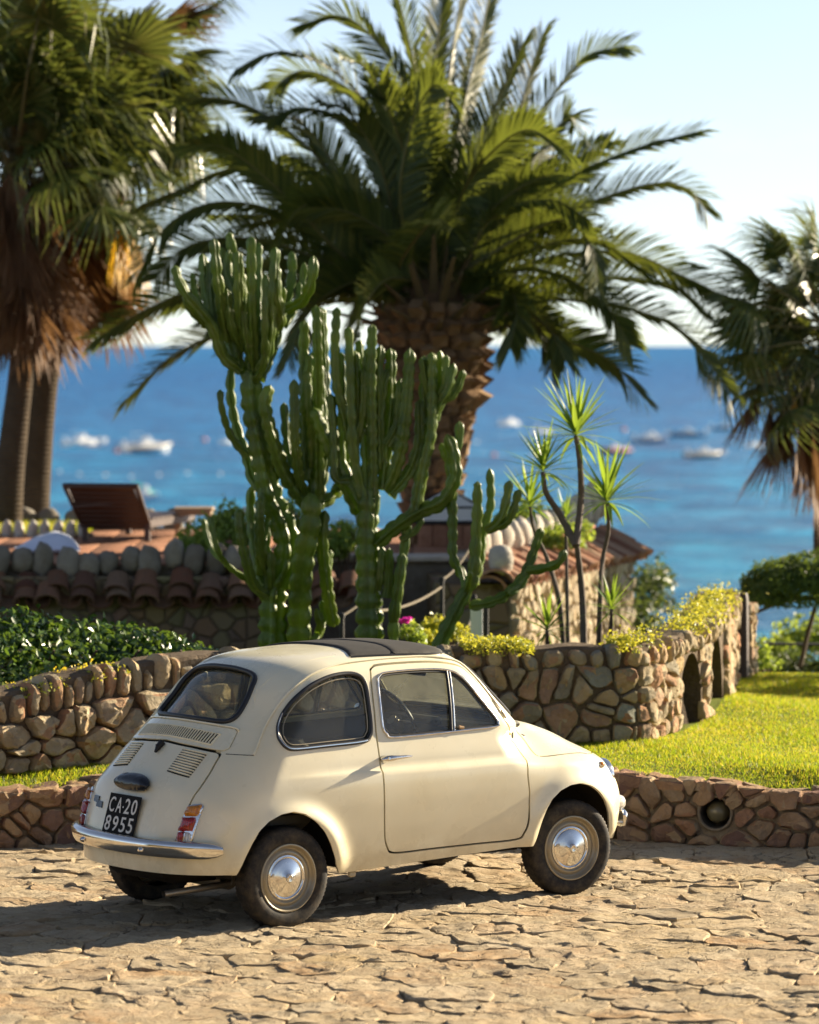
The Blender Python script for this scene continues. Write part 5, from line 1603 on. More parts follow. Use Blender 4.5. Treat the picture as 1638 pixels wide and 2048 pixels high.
def cactus_arm(pts, r0, r1, Y, dy, parent, origin, seed, ribs=4):
    pts = [at(x, y, Y + dy(i/(len(pts)-1))) for i, (x, y) in enumerate(pts)]
    P = spline(pts, 10)
    # resample
    d = [0]
    for a, b in zip(P, P[1:]): d.append(d[-1]+(b-a).length)
    L = d[-1]; n = max(10, int(L/.022)); Q = []
    j = 0
    for k in range(n+1):
        s = L*k/n
        while j < len(d)-2 and d[j+1] < s: j += 1
        t = (s-d[j])/max(d[j+1]-d[j], 1e-9); Q.append(P[j].lerp(P[j+1], t))
    per = .085 + .05*((seed*.37) % 1); ph = seed*1.7
    V = []; F = []; K = 20; up = Vector((math.cos(seed), math.sin(seed), .2))
    for k, q in enumerate(Q):
        s = L*k/n; t = (Q[min(k+1, n)]-Q[max(k-1, 0)]).normalized()
        a = (up - t*up.dot(t)).normalized(); b = t.cross(a); up = a
        r = (r0 + (r1-r0)*(s/L))*(1.12 if r0 > .08 else .86)
        e = L-s
        tip = math.sqrt(max(0, 1-(1-min(e/(r*1.3), 1))**2)) if e < r*1.3 else 1
        seg = abs(math.sin(PI*s/per + ph)); pinch = .50 + .56*seg**.55
        for m in range(K):
            th = 2*PI*m/K
            rib = abs(math.cos(ribs/2*th))
            rr = r*tip*(.46*(.72+.28*pinch) + .66*pinch*rib**1.5*(1+.06*math.sin(s*190+th*3))) + .004*mn.noise(q*14+Vector((th,0,0)))
            V.append(q + a*math.cos(th)*max(rr,.0015) + b*math.sin(th)*max(rr,.0015) - origin)
    for k in range(n):
        for m in range(K): F.append((k*K+m, k*K+(m+1) % K, (k+1)*K+(m+1) % K, (k+1)*K+m))
    return MB().add(V, F).build('arm', M['cactus'], parent, smooth=True, sharp=None)
def cactus(label, base, Y, arms, seed):
    o = at(base[0], base[1], Y); o.z = .72
    r = empty('candelabra_cactus', o); tag(r, label, 'cactus', 'candelabra cacti in the planter')
    random.seed(int(seed*10))
    extra = []
    for k in range(len(arms)):      # side shoots close to the traced arms
        pts, r0, r1 = arms[k]
        top = pts[-1][1]; L = pts[0][1]-top
        if k < 2 or L < 90 or random.random() < .12: continue
        sx = random.choice([-1,1])*random.uniform(9,24); cut = random.uniform(0, .4)*L
        q = pts[max(0, len(pts)//2-1):]
        extra.append(([(q[0][0], q[0][1])] + [(x + sx*(i+1)/len(q), y + cut*(i+1)/len(q)) for i, (x, y) in enumerate(q)][1:], r0*.85, r1*.9))
    arms = arms + extra
    for k, (pts, r0, r1) in enumerate(arms):
        sd = seed + k*1.37; off = .32*math.sin(sd*2.3) if k else 0
        cactus_arm(pts, r0, r1, Y, (lambda t, off=off: off*min(1, t*1.6)) if k else (lambda t: 0), r, o, sd, 4 if k % 3 else 5)
a_, b_, t_ = .046, .040, .056
CA = [([(545,1310),(546,1240),(548,1178),(572,1127),(570,1063),(541,990),(519,891),(504,805),(502,735)], .085, .062),
 ([(596,1310),(600,1200),(606,1120),(622,1040),(621,985)], .088, .072),
 ([(502,767),(472,719),(455,663),(450,582),(437,517)], .052, .040),
 ([(480,741),(446,712),(424,655),(400,622),(373,590),(356,560),(349,530)], .050, .036),
 ([(429,663),(412,590),(405,507)], .042, .036), ([(455,681),(436,569),(427,477)], .046, .038), ([(502,741),(498,633),(476,547),(457,464)], .048, .038),
 ([(510,741),(504,612),(502,472)], .046, .038), ([(519,758),(545,698),(566,620),(583,560),(583,502)], .056, .042), ([(571,620),(605,600),(624,560),(627,511)], .044, .038),
 ([(515,719),(515,612),(517,485)], .044, .036), ([(512,755),(536,700),(545,590),(551,494)], .044, .036), ([(478,735),(470,655),(463,590),(442,539),(444,494)], .042, .034), ([(485,698),(478,603),(476,502)], .042, .036),
 ([(424,655),(412,635),(392,590),(384,545)], .034, .030), ([(556,660),(562,640),(554,590),(553,532)], .040, .034), ([(568,650),(590,615),(604,569),(609,524)], .038, .032), ([(508,765),(528,725),(530,640),(531,548)], .040, .034),
 ([(530,985),(506,960),(493,913),(472,848),(461,784),(463,735)], .040, .036),
 ([(620,1016),(571,951),(545,874),(530,809),(541,770)], .062, .046), ([(626,1020),(627,934),(631,848),(627,784),(627,702)], .054, .040), ([(610,1000),(598,950),(590,870),(588,758)], .044, .036),
 ([(612,960),(609,827),(607,715),(609,640)], .048, .038), ([(637,1000),(637,827),(635,698),(632,610)], .046, .038), ([(638,990),(650,900),(648,741),(642,614)], .046, .038), ([(734,1035),(712,1010),(672,925),(640,850),(627,815)], .064, .048),
 ([(640,1010),(672,985),(690,940),(694,880)], .05, .04),
 ([(546,1195),(510,1175),(493,1127),(480,1063),(478,1018)], .044, .036), ([(541,1185),(519,1149),(502,1042),(502,972)], .044, .036), ([(544,1160),(522,1106),(519,1040),(520,996)], .042, .036), ([(545,1190),(536,1120),(532,1045)], .040, .034), ([(500,1165),(455,1130),(433,1093),(422,1033)], .028, .024),
 ([(622,1290),(640,1262),(647,1232),(643,1200)], .040, .032), ([(668,1250),(655,1180),(645,1080),(650,1020)], .05, .042)]
CB = [([(738,1310),(738,1230),(736,1150),(734,1063),(737,970)], .085, .060),
 ([(730,1010),(712,934),(704,848),(700,741),(697,653)], .050, .040), ([(738,999),(730,870),(721,784),(719,679)], .048, .040), ([(747,990),(745,870),(743,741),(745,648)], .048, .038), ([(764,980),(773,891),(781,805),(781,696)], .048, .040),
 ([(772,980),(798,913),(811,827),(820,696)], .054, .042), ([(781,992),(824,934),(846,848),(850,738)], .052, .040), ([(706,905),(690,830),(674,775),(670,698),(674,614)], .046, .038), ([(728,1010),(700,960),(682,913),(684,827),(682,704)], .046, .038),
 ([(815,1035),(830,1020),(846,934),(863,848),(863,704)], .050, .038), ([(855,850),(872,805),(880,762),(880,700)], .040, .036), ([(868,840),(880,805),(897,775),(908,726)], .040, .034), ([(862,800),(866,760),(865,706)], .036, .032),
 ([(752,1088),(790,1055),(837,1024),(884,1003),(910,956),(906,904),(893,868)], .060, .044), ([(906,920),(917,880),(919,842)], .040, .034), ([(905,985),(906,1063),(908,1119),(930,1158)], .042, .036),
 ([(786,1310),(788,1240),(794,1192),(807,1106),(816,1040)], .056, .042), ([(756,1180),(760,1150),(764,1092)], .040, .034), ([(772,1195),(777,1160),(779,1096)], .040, .034), ([(740,1190),(742,1160),(742,1125)], .036, .030),
 ([(760,940),(758,840),(757,735),(762,690)], .046, .038), ([(708,900),(712,800),(709,700)], .044, .036), ([(798,930),(800,860),(803,790)], .042, .036), ([(800,1080),(830,1063),(846,1035)], .028, .022), ([(735,1070),(748,1020),(754,985)], .044, .038)]
CE = [([(872,1310),(895,1255),(923,1200),(945,1155),(952,1085),(955,1020),(955,962)], .062, .036), ([(948,1165),(960,1119),(966,1060),(981,1010),(979,936)], .046, .036), ([(975,1060),(1004,1030),(1020,960)], .040, .034),
 ([(940,1212),(975,1206),(1014,1188),(1050,1145),(1078,1070),(1083,1055)], .044, .034), ([(1056,1142),(1090,1136),(1118,1125),(1130,1098)], .036, .032), ([(905,1245),(930,1190),(925,1150),(918,1130)], .03, .026)]
cactus('tallest many-armed candelabra cactus with a crowded crown, left in the planter', (570,1290), 25.9, CA, 1.0)
cactus('middle candelabra cactus with dense upright arms in front of the date palm trunk', (740,1290), 25.7, CB, 4.0)
cactus('smallest candelabra cactus leaning right with long curving arms', (880,1290), 25.4, CE, 7.0)

# ---- date palm
M['frond'] = leaf_mat('date_frond', [(.1,(.020,.038,.012)),(.45,(.036,.060,.015)),(.75,(.070,.092,.020)),(1,(.15,.15,.035))], .5, .26, (.18,.20,.025), .3, vs=.8)
M['rachis'] = simple('palm_rachis', (.085,.085,.025), .5)
def frond(path, Y0, dy, parent, origin, Lf=.36, mat='frond', npair=120, wid=.024, name='frond'):
    k = len(path)-1
    P = spline([at(x, y, Y0 + dy*(i/k)**1.2) for i, (x, y) in enumerate(path)], 12)
    return frond3(P, parent, origin, Lf, mat, npair, wid, name)
def frond3(P, parent, origin, Lf=.36, mat='frond', npair=120, wid=.024, name='frond'):
    d = [0]
    for a, b in zip(P, P[1:]): d.append(d[-1]+(b-a).length)
    L = d[-1]
    def pt(s):
        i = min(max(np.searchsorted(d, s)-1, 0), len(P)-2); t = (s-d[i])/max(d[i+1]-d[i], 1e-9)
        return P[i].lerp(P[i+1], t), (P[i+1]-P[i]).normalized()
    m = MB()
    ns = 22; q = [pt(L*i/ns)[0]-origin for i in range(ns+1)]
    m.tube(q, [.022*(1-.85*i/ns) for i in range(ns+1)], 5)
    lf = MB(); sd = random.uniform(0, 99); tw = random.choice([-1,1])*random.uniform(.55, 1.15)
    for i in range(npair):
        s = L*(.10 + .90*(i+.5)/npair); p, t = pt(s); x = s/L
        side = t.cross(Vector((0,0,1)))
        if abs(t.z) > .72 and abs(t.y) < .6: side = t.cross(Vector((0,1,0)))
        side.normalize(); up = side.cross(t).normalized()
        side, up = side*math.cos(tw)+up*math.sin(tw), up*math.cos(tw)-side*math.sin(tw)
        ll = Lf*(.35+.65*math.sin(PI*min(1, .12+.80*x))**.7)*random.uniform(.85,1.1)
        for sg in (-1, 1):
            f = .50+.65*x + random.uniform(-.06,.06); v = .60*(1-x)+.15 + random.gauss(0,.11)
            dr = (t*f + side*sg*(1.0-.35*x) + up*v).normalized()
            w = (up - dr*up.dot(dr)).normalized()*.35 + t*.9; w = (w - dr*w.dot(dr)).normalized()*wid*.5
            b0 = p - origin; mid = b0 + dr*ll*.55; tip = b0 + dr*ll + Vector((0,0,-.10*ll)) + side*sg*.02*random.gauss(0,1)
            lf.add([b0-w*.6, b0+w*.6, mid+w, mid-w, tip], [(0,1,2,3),(3,2,4)])
    fo = lf.build(name, M[mat], parent, smooth=False)
    m.build('rachis', M['rachis'], fo)
    return fo
def date_palm():
    Y = 34.0; base = at(866, 1045, Y); base.z = .9
    r = empty('date_palm', base); tag(r, 'large date palm with arching feather fronds rising behind the cacti', 'palm tree')
    prof = [(866,1060,58),(864,1000,56),(868,920,62),(874,850,68),(877,800,74),(874,760,84),(870,700,95),(868,650,98),(866,610,90),(866,560,60)]
    P = spline([at(x, y, Y)-base for x, y, w in prof], 6); Rr = [w/7680*Y for x, y, w in prof]
    rad = np.interp(np.linspace(0, len(Rr)-1, len(P)), range(len(Rr)), Rr)
    bark = stone_mat('palm_bark', [(0,(.115,.075,.042)),(1,(.14,.09,.05))], .9, .02)
    MB().tube(P, [q*.86 for q in rad], 18).build('trunk', bark, r)
    # cut leaf bases in spirals
    scm = stone_mat('palm_leaf_base', [(0,(.26,.165,.085)),(.4,(.19,.115,.06)),(.7,(.31,.21,.115)),(1,(.13,.075,.042))], .7, .01)
    sc = MB(); 
    V = [(-.06,0,-.075),(.06,0,-.075),(.075,.0,.0),(.05,0,.07),(-.05,0,.07),(-.075,0,0)]
    V2 = [(x*.72, .055+ (.03 if z > 0 else 0), z*.7+.02) for x, y, z in V]
    sc.add(V+V2, [(6,7,8,9,10,11)] + [(i,(i+1) % 6,6+(i+1) % 6,6+i) for i in range(6)])
    sme = sc.mesh('leaf_base', scm, False)
    H = P[-1].z; cnt = 0
    z = .15; k = 0
    zs = np.array([p.z for p in P]); xs = np.array([p.x for p in P])
    while z < H-.25 and cnt < 300:
        rr = np.interp(z, zs, rad)*.86; x0 = np.interp(z, zs, xs)
        n = int(2*PI*rr/.145)
        for i in range(n):
            a = 2*PI*(i+.5*(k % 2))/n + random.gauss(0,.03)
            if math.sin(a) > .45: continue       # hidden far side
            o = link('leaf_base', sme, r); s = random.uniform(.85,1.15)*(1.25 if z > 1.4 else 1.0)
            o.location = (x0+math.cos(a)*rr, math.sin(a)*rr, z+random.gauss(0,.012)); o.rotation_euler = (random.gauss(-.1,.08) - (.35 if z > 1.5 else 0), random.gauss(0,.08), a-PI/2); o.scale = (s, s*(1.6 if z > 1.4 else 1), s); cnt += 1
        z += .125; k += 1
    H0 = (866, 575)
    F = [ [(843,290),(803,161),(742,72),(682,32),(605,48)], [(762,262),(702,173),(621,117),(541,105),(470,140)], [(746,242),(682,169),(601,141),(540,180)], [(720,420),(610,290),(480,205),(352,197)],
      [(690,450),(560,345),(450,340),(370,375),(285,408)], [(690,500),(560,425),(430,405),(330,455),(272,560)], [(720,560),(560,520),(420,565),(300,615),(190,678)], [(740,600),(600,610),(440,665),(340,720),(255,798)],
      [(770,480),(690,400),(601,415),(555,485)], [(851,403),(835,262),(782,177),(752,196)], [(870,400),(885,260),(905,100),(930,-70)], [(855,400),(842,220),(812,60),(775,-80)], [(890,400),(925,220),(960,80),(990,-70)], [(895,420),(955,290),(1010,170),(1046,88)],
      [(905,470),(960,380),(1022,269),(1068,120),(1086,68)], [(900,460),(1000,330),(1090,210),(1170,115),(1250,92)], [(910,490),(1010,385),(1080,300),(1135,232),(1150,258)], [(910,520),(1030,425),(1150,350),(1270,297),(1396,263)], [(910,540),(1040,462),(1180,405),(1300,368),(1370,375),(1412,420)], [(920,545),(1050,468),(1130,440),(1180,490),(1196,565)],
      [(930,570),(1100,515),(1250,505),(1360,550),(1440,590),(1502,645)], [(930,595),(1100,598),(1250,615),(1370,670),(1460,785)], [(930,610),(1050,600),(1200,558),(1330,568),(1405,622)], [(930,615),(1040,640),(1130,680),(1220,722),(1287,795)], [(930,600),(1010,572),(1034,620),(1020,695)], [(950,615),(1050,635),(1095,680),(1105,730)],
      [(760,560),(690,570),(620,620),(575,720)], [(800,540),(830,480),(870,440),(905,455)], [(780,520),(720,440),(650,300),(590,240),(520,235)], [(800,470),(760,330),(700,230),(640,205)], [(820,500),(800,380),(830,230),(870,170),(905,200)], [(930,520),(990,430),(1100,400),(1180,440)], [(820,560),(770,560),(730,610),(712,680)], [(700,540),(520,480),(380,490),(310,560)], [(925,560),(1080,540),(1200,600),(1260,690)], [(740,585),(620,560),(500,590),(420,650)],
      [(820,470),(770,330),(690,240),(600,215),(540,240)], [(700,520),(580,400),(460,300),(380,290)], [(840,430),(800,280),(740,150),(680,110)], [(900,440),(960,330),(1050,260),(1130,300)], [(930,560),(1060,500),(1180,480),(1290,540)], [(760,590),(660,590),(540,620),(470,700)], [(930,590),(1010,600),(1090,650),(1130,720)], [(850,400),(850,260),(870,120),(890,-40)]]
    for i, f in enumerate(F):
        if i > 26: random.seed(100+i)
        dy = random.choice([-1,1])*random.uniform(.1,.8) if i < 27 else random.uniform(-1.6,-.2)
        if i in (8, 9, 19, 24, 26, 27, 30, 32): dy = -abs(dy)-.6
        pa = [H0] + f
        frond(pa, Y, dy, r, base, .40)
    # the fronds on the far side
    heart = at(866, 575, Y)
    stub = simple('frond_stub', (.085,.062,.026), .8, var=.4, vscale=16)
    for i in range(46):
        a = i*2.39996; el = .25 + 1.0*(i/46); rr = .36*(1-.45*i/46)
        o_ = heart - base + Vector((math.cos(a)*rr, math.sin(a)*rr, -.42 + .42*(i/46)))
        dv = Vector((math.cos(a)*math.cos(el), math.sin(a)*math.cos(el), math.sin(el))); L = random.uniform(.35, .75)
        MB().tube([o_ - dv*.1, o_ + dv*L*.5, o_ + dv*L + Vector((0,0,-.04))], [.055,.036,.016], 6, sq=.55).build('frond_base', stub, r)
    for i in range(24):
        a = random.uniform(.1, PI-.1); el = random.uniform(.25, 1.3); L = random.uniform(2.2, 2.9)
        dv = Vector((math.cos(a)*math.cos(el), math.sin(a)*math.cos(el), math.sin(el)))
        pts = [heart + dv*L*t + Vector((0,0,-.95*t*t*math.cos(el))) for t in (0,.25,.5,.75,1)]
        frond3(spline(pts, 8), r, base, .36, npair=64)
    for i in range(5):
        a = random.uniform(-PI, 0); el = random.uniform(.55, 1.2); L = random.uniform(2.0, 2.6)
        dv = Vector((math.cos(a)*math.cos(el), math.sin(a)*math.cos(el), math.sin(el)))
        pts = [heart + dv*L*t + Vector((0,0,-1.25*t*t*math.cos(el))) for t in (0,.25,.5,.75,1)]
        frond3(spline(pts, 8), r, base, .36, npair=70)
date_palm()

# ---- fan palms
M['fan'] = leaf_mat('fan_green', [(.1,(.026,.046,.013)),(.5,(.052,.078,.018)),(.8,(.105,.115,.028)),(1,(.17,.145,.05))], .34, .20, (.15,.17,.03), .5, vs=.9)
M['fan_dead'] = leaf_mat('fan_dead', [(.1,(.075,.038,.019)),(.5,(.125,.067,.034)),(.8,(.18,.105,.058)),(1,(.095,.048,.024))], .7, .18, (.24,.12,.05), .2, vs=1.2)
M['fan_yellow'] = leaf_mat('fan_yellow', [(0,(.40,.22,.02)),(1,(.55,.33,.03))], .5, .35, (.7,.42,.03), .3)
M['petiole'] = simple('petiole', (.14,.115,.045), .5)
def fan_mesh(pet=.95, rad=.78, nseg=34, spread=2.0, droop=.35, fold=.10, closed=1.0, seed=0):
    rs = random.Random(seed); pm = MB(); lm = MB()
    pm.tube([(0,0,0),(pet*.5,0,.03),(pet,0,0)], [.022,.014,.010], 5)
    for i in range(nseg):
        a = (-1+2*i/(nseg-1))*spread*closed; ll = rad*(.72+.28*math.cos(a*.8))*rs.uniform(.88,1.08)
        w0 = .012; dv = Vector((math.cos(a), math.sin(a)*1.0, .12*math.cos(a*2))).normalized(); sd = Vector((-dv.y, dv.x, 0)).normalized()
        b = Vector((pet,0,0)); dz = fold*(1 if i % 2 else -1)*.3
        wm = min(.042, 1.05*ll*.55*2*spread*closed/nseg*.55)
        m1 = b + dv*ll*.52 + Vector((0,0,-droop*.10)); m2 = b + dv*ll*.78 + Vector((0,0,-droop*.30+rs.gauss(0,.02)))
        tp = b + dv*ll*.93 + Vector((rs.gauss(0,.03), rs.gauss(0,.03), -droop*rs.uniform(.55,1.15)))
        up = Vector((0,0,.35*wm))
        lm.add([b-sd*w0, b+sd*w0, m1+sd*wm-up*(1 if i % 2 else -1), m1-sd*wm+up*(1 if i % 2 else -1), m2+sd*wm*.55, m2-sd*wm*.55, tp], [(0,1,2,3),(3,2,4,5),(5,4,6)])
    return pm, lm
FANS = []
for s in range(5):
    pm, lm = fan_mesh(seed=s, droop=.25+.12*s, closed=.75+.06*s, pet=.8+.06*s); FANS.append((pm, lm))
DEADS = [fan_mesh(seed=20+s, pet=.35, rad=1.0+.1*s, nseg=22, droop=.04, closed=.17+.05*s, fold=.2) for s in range(5)]
def mk(kind):
    return [(pm.mesh('petiole', M['petiole']), lm.mesh('fan_leaf', M[kind], False)) for pm, lm in (DEADS if kind != 'fan' else FANS)]
FM = {k: mk(k) for k in ('fan', 'fan_dead', 'fan_yellow')}
def put_fan(parent, p, dirv, kind='fan', scale=1.0, roll=0.0, v=None):
    pe, lf = FM[kind][random.randrange(5) if v is None else v]
    x = Vector(dirv).normalized(); z = Vector((0,0,1)) if abs(x.z) < .95 else Vector((1,0,0))
    y = z.cross(x).normalized(); z = x.cross(y)
    Mx = Matrix((x, y, z)).transposed() @ Matrix.Rotation(roll, 3, 'X')
    o = link('fan_leaf', lf, parent); o.location = p; o.rotation_euler = Mx.to_euler(); o.scale = (scale,)*3
    link('petiole', pe, o)
def fan_palm(label, top_px, Y, trunk, nleaf, ndead, wind=.35, scale=1.0, seed=1, zmin=.9, extra=(), elmin=-.6, skirt_len=1.3):
    random.seed(seed)
    base = at(trunk[0][0], trunk[0][1], Y); base.z = zmin
    r = empty('fan_palm', base); tag(r, label, 'palm tree')
    top = at(*top_px, Y) - base
    P = spline([at(x, y, Y)-base for x, y, w in trunk] + [top], 8); Rr = [w/7680*Y for x, y, w in trunk]; Rr.append(Rr[-1])
    rad = np.interp(np.linspace(0, len(Rr)-1, len(P)), range(len(Rr)), Rr)
    n = NT('fan_palm_trunk'); c = n.pos(); wv = n.n('TexWave'); n.l(c, wv.inputs[0]); wv.bands_direction = 'Z'; wv.inputs['Scale'].default_value = 7; wv.inputs['Distortion'].default_value = 3; wv.inputs['Detail'].default_value = 3
    n.bsdf(n.mix(n.noise(c, 9, 5), (.045,.033,.023), (.095,.072,.048)), .9, 0, .1, n.bump(wv.outputs['Fac'], .6, .02))
    MB().tube(P, rad, 16).build('trunk', n.m, r)
    W = Vector((wind, 0, 0))
    for i in range(nleaf):
        a = random.uniform(0, 2*PI); el = random.uniform(elmin, 1.35)
        d = Vector((math.cos(a)*math.cos(el), math.sin(a)*math.cos(el), math.sin(el))) + W
        put_fan(r, top + Vector((0,0,random.uniform(-.35,.25))), d, 'fan', scale*random.uniform(.8,1.15), random.gauss(0,.5))
    for i in range(ndead):
        a = random.uniform(0, 2*PI); t = random.random(); hz = .05 - skirt_len*t
        d = Vector((math.cos(a)*random.uniform(.05,.45), math.sin(a)*random.uniform(.05,.45), -1)) + W*.3
        put_fan(r, top + Vector((math.cos(a)*.12, math.sin(a)*.12, hz)), d, 'fan_dead', scale*random.uniform(.6,.95), random.uniform(-1,1))
    for p, d, k, s in extra: put_fan(r, at(*p) - base, d, k, s, random.gauss(0,.4))
    return r
fan_palm('left fan palm with a slim pale trunk and shaggy brown skirt, wind-blown', (30,320), 36.2, [(10,1075,34),(18,960,30),(30,850,27),(42,740,25),(46,600,24),(42,450,22)], 62, 150, .16, .86, 3,
  extra=[((40,260,35.6),(.2,-.3,1),'fan',1.1),((30,60,36),(-.2,-.2,1),'fan',1.1),((20,150,35.8),(-.5,-.2,.7),'fan',1.1)], skirt_len=1.0, elmin=-.2)
fan_palm('second fan palm with a thicker dark trunk, its crown bending to the right', (140,270), 37.4, [(62,1075,36),(68,960,34),(78,840,31),(90,740,30),(115,600,28),(135,440,25)], 70, 170, .26, .90, 5,
  extra=[((238,335,36.4),(.10,-.1,-1),'fan_yellow',.9),((228,345,36.4),(.03,-.15,-1),'fan_yellow',.8),((250,110,37),(1,-.1,.55),'fan',.8),((250,120,37),(1,-.1,.05),'fan',.7),((270,60,37),(.9,-.2,.1),'fan_dead',.6),
         ((180,120,37),(.35,-.2,1),'fan',1.2),((120,80,37),(.1,-.2,1),'fan',1.2),((170,220,37),(.8,-.3,-.3),'fan',.9),((160,300,36.8),(.6,-.4,-.6),'fan',.9),((60,120,36.8),(-.3,-.4,.9),'fan',1.2),((160,210,36.4),(.5,-.6,.5),'fan',1.1),((90,240,36.2),(.1,-.6,.6),'fan',1.1),((130,330,36.2),(.4,-.6,-.4),'fan',.9),((250,60,37),(.8,0,.7),'fan',.8),((170,200,36.9),(1,-.2,.3),'fan',.8)], skirt_len=1.1, elmin=-.2)
fan_palm('right fan palm cut by the picture edge, with hanging rusty dead leaves', (1672,690), 35.0, [(1650,1200,24),(1650,1000,23),(1652,850,23),(1658,760,24)], 70, 60, -.08, .57, 9,
  extra=[((1640,640,34.6),(-.7,-.2,.45),'fan',.85),((1655,660,34.6),(-1,-.2,.05),'fan',.75),((1655,700,34.5),(-.9,-.2,-.45),'fan',.7),((1625,760,34.5),(-.5,-.2,-1),'fan_dead',.9),((1612,790,34.5),(-.2,-.2,-1),'fan_dead',.8),((1640,780,34.5),(-.1,-.3,-1),'fan_dead',.8),((1575,750,34.4),(-.12,-.2,-1),'fan_dead',.85),((1555,740,34.5),(-.2,-.2,-1),'fan_dead',.7),((1595,770,34.4),(.05,-.3,-1),'fan_dead',.9),((1620,740,34.4),(-.1,-.3,-1),'fan_dead',.95),((1540,735,34.6),(-.35,-.2,-.9),'fan_dead',.6),((1600,740,34.6),(-.35,-.2,-1),'fan_dead',.75),((1650,650,34.4),(-.9,-.4,.25),'fan',.8),((1650,680,34.4),(-1,-.3,-.15),'fan',.7),((1655,720,34.4),(-.6,-.5,-.7),'fan',.65),((1650,620,34.5),(-.5,-.4,.7),'fan',.75),((1590,760,34.4),(-.1,-.3,-1),'fan_yellow',.42),((1650,640,34.7),(-.15,-.2,1),'fan',.75),((1640,640,34.7),(-.6,-.1,.8),'fan',.7)], skirt_len=.45)
# ------------------------------------------------------------------ yuccas
random.seed(21)
M['yucca'] = leaf_mat('yucca_leaf', [(.1,(.05,.11,.015)),(.5,(.09,.17,.02)),(.9,(.17,.25,.035))], .38, .36, (.28,.36,.04), .4)
M['yucca_stem'] = simple('yucca_stem', (.10,.075,.055), .85, var=.3, vscale=20, bump=.6, bscale=40)
def blade_mesh(L, w, bend):
    m = MB(); V = []; F = []; n = 6
    for i in range(n+1):
        t = i/n; ww = w*(.55+.9*t if t < .35 else .87*(1-(t-.35)/.65)**.8 + .01); z = -bend*t*t*L; x = L*t*(1-.15*bend*t)
        V += [(x,-ww,z+ww*.25),(x,0,z),(x,ww,z+ww*.25)]
    for i in range(n):
        for j in (0,1): F.append((i*3+j, (i+1)*3+j, (i+1)*3+j+1, i*3+j+1))
    return m.add(V, F).mesh('leaf', M['yucca'])
BL = [blade_mesh(.38, .0185, b) for b in (.03,.12,.32)]
def rosette(parent, p, n, s, lean=Vector((0,0,1))):
    for i in range(n):
        a = i*2.39996 + random.gauss(0,.15); t = (i+.5)/n
        el = 1.45 - 1.85*t**.85 + random.gauss(0,.10)
        d = Vector((math.cos(a)*math.cos(el), math.sin(a)*math.cos(el), math.sin(el))) + lean*.15
        d.normalize(); x = d; y = Vector((0,0,1)).cross(x); y = y.normalized() if y.length > .1 else Vector((1,0,0)); z = x.cross(y)
        o = link('leaf', BL[0 if t < .35 else (1 if t < .75 else 2)], parent); o.location = p + Vector((0,0,-.06*t)); o.rotation_euler = Matrix((x,y,z)).transposed().to_euler()
        k = s*random.uniform(.8,1.12)*(1 if t < .8 else .85); o.scale = (k, k*1.05, k)
def yucca(label, Y, stems, heads, r=.021):
    x, y = stems[0][0]; o = at(x, y, Y); o.z = .78
    t = empty('yucca', o); tag(t, label, 'yucca', 'yuccas in the planter')
    for st in stems:
        P = spline([at(q[0], q[1], Y + .10*math.sin(i*2.0+x)) - o for i, q in enumerate(st)], 6)
        n = len(P); MB().tube(P, [r*(1.25-.55*i/n) + .0015*math.sin(i*2.7) for i in range(n)], 9).build('stem', M['yucca_stem'], t)
    for (hx, hy, n, s) in heads: rosette(t, at(hx, hy, Y) - o, n, s)
    return t
yucca('tall forked yucca with the highest spiky head and a second head to its left', 25.4, [[(1168,1310),(1165,1200),(1155,1100),(1152,1085)],[(1152,1090),(1162,1000),(1160,930),(1152,872)],[(1152,1090),(1120,1030),(1092,985),(1086,945)]], [(1152,858,46,1.05),(1086,930,40,.85)])
yucca('slim single-stemmed yucca with a spiky head on the right', 25.7, [[(1197,1310),(1200,1200),(1205,1120),(1217,1060),(1214,1010)]], [(1214,990,46,1.02)], .016)
yucca('thin dark yucca stem carrying a head beside the leaning cactus', 26.1, [[(1128,1310),(1118,1200),(1095,1120),(1068,1060),(1060,1015)]], [(1060,1000,38,.82)], .015)
yucca('little yucca rosette low in the planter on the left of the stems', 25.0, [[(1096,1310),(1094,1262)]], [(1094,1250,34,.66)], .014)
yucca('little yucca rosette low in the planter on the right of the stems', 25.3, [[(1220,1310),(1222,1250),(1223,1220)]], [(1223,1208,34,.64)], .014)
yucca('small yucca head half hidden behind the forked stem', 26.6, [[(1136,1300),(1132,1080),(1131,1040)]], [(1131,1030,28,.5)], .012)

# ------------------------------------------------------------------ leafy things: numpy leaf clouds
def leaf_cloud(name, mat, P, N, size, parent=None, aspect=.62, bend=.25, jitter=.6):
    """one quad-pair leaf per point P facing roughly N"""
    m = len(P); n = unit(N + rng.normal(0, jitter, (m,3)))
    a = unit(np.cross(n, rng.normal(0, 1, (m,3)))); b = np.cross(n, a)
    s = size*rng.uniform(.65, 1.25, m)[:,None]; w = s*aspect*.5
    tip = P + a*s - n*s*bend*.4; base = P - a*s*.05; mid = P + a*s*.48 + n*s*.0
    l = mid - b*w + n*s*bend*.25; r = mid + b*w + n*s*bend*.25
    V = np.stack([base, r, tip, l], 1).reshape(-1, 3); i = np.arange(m)*4
    F = np.concatenate([np.stack([i, i+1, i+2], -1), np.stack([i, i+2, i+3], -1)])
    return link(name, np_mesh(name, V, F, mat, False), parent)
def blob_points(n, c, r, power=.35, flat=0.0):
    d = unit(rng.normal(0, 1, (n,3))); d[:,2] = np.where(d[:,2] < -flat, -d[:,2]*.6, d[:,2])
    k = rng.uniform(0, 1, n)**power
    k = k*(1 + .22*np.array([mn.noise(Vector(q)*2.3 + Vector(c)) for q in d]))
    return np.array(c) + d*k[:,None]*np.array(r), d
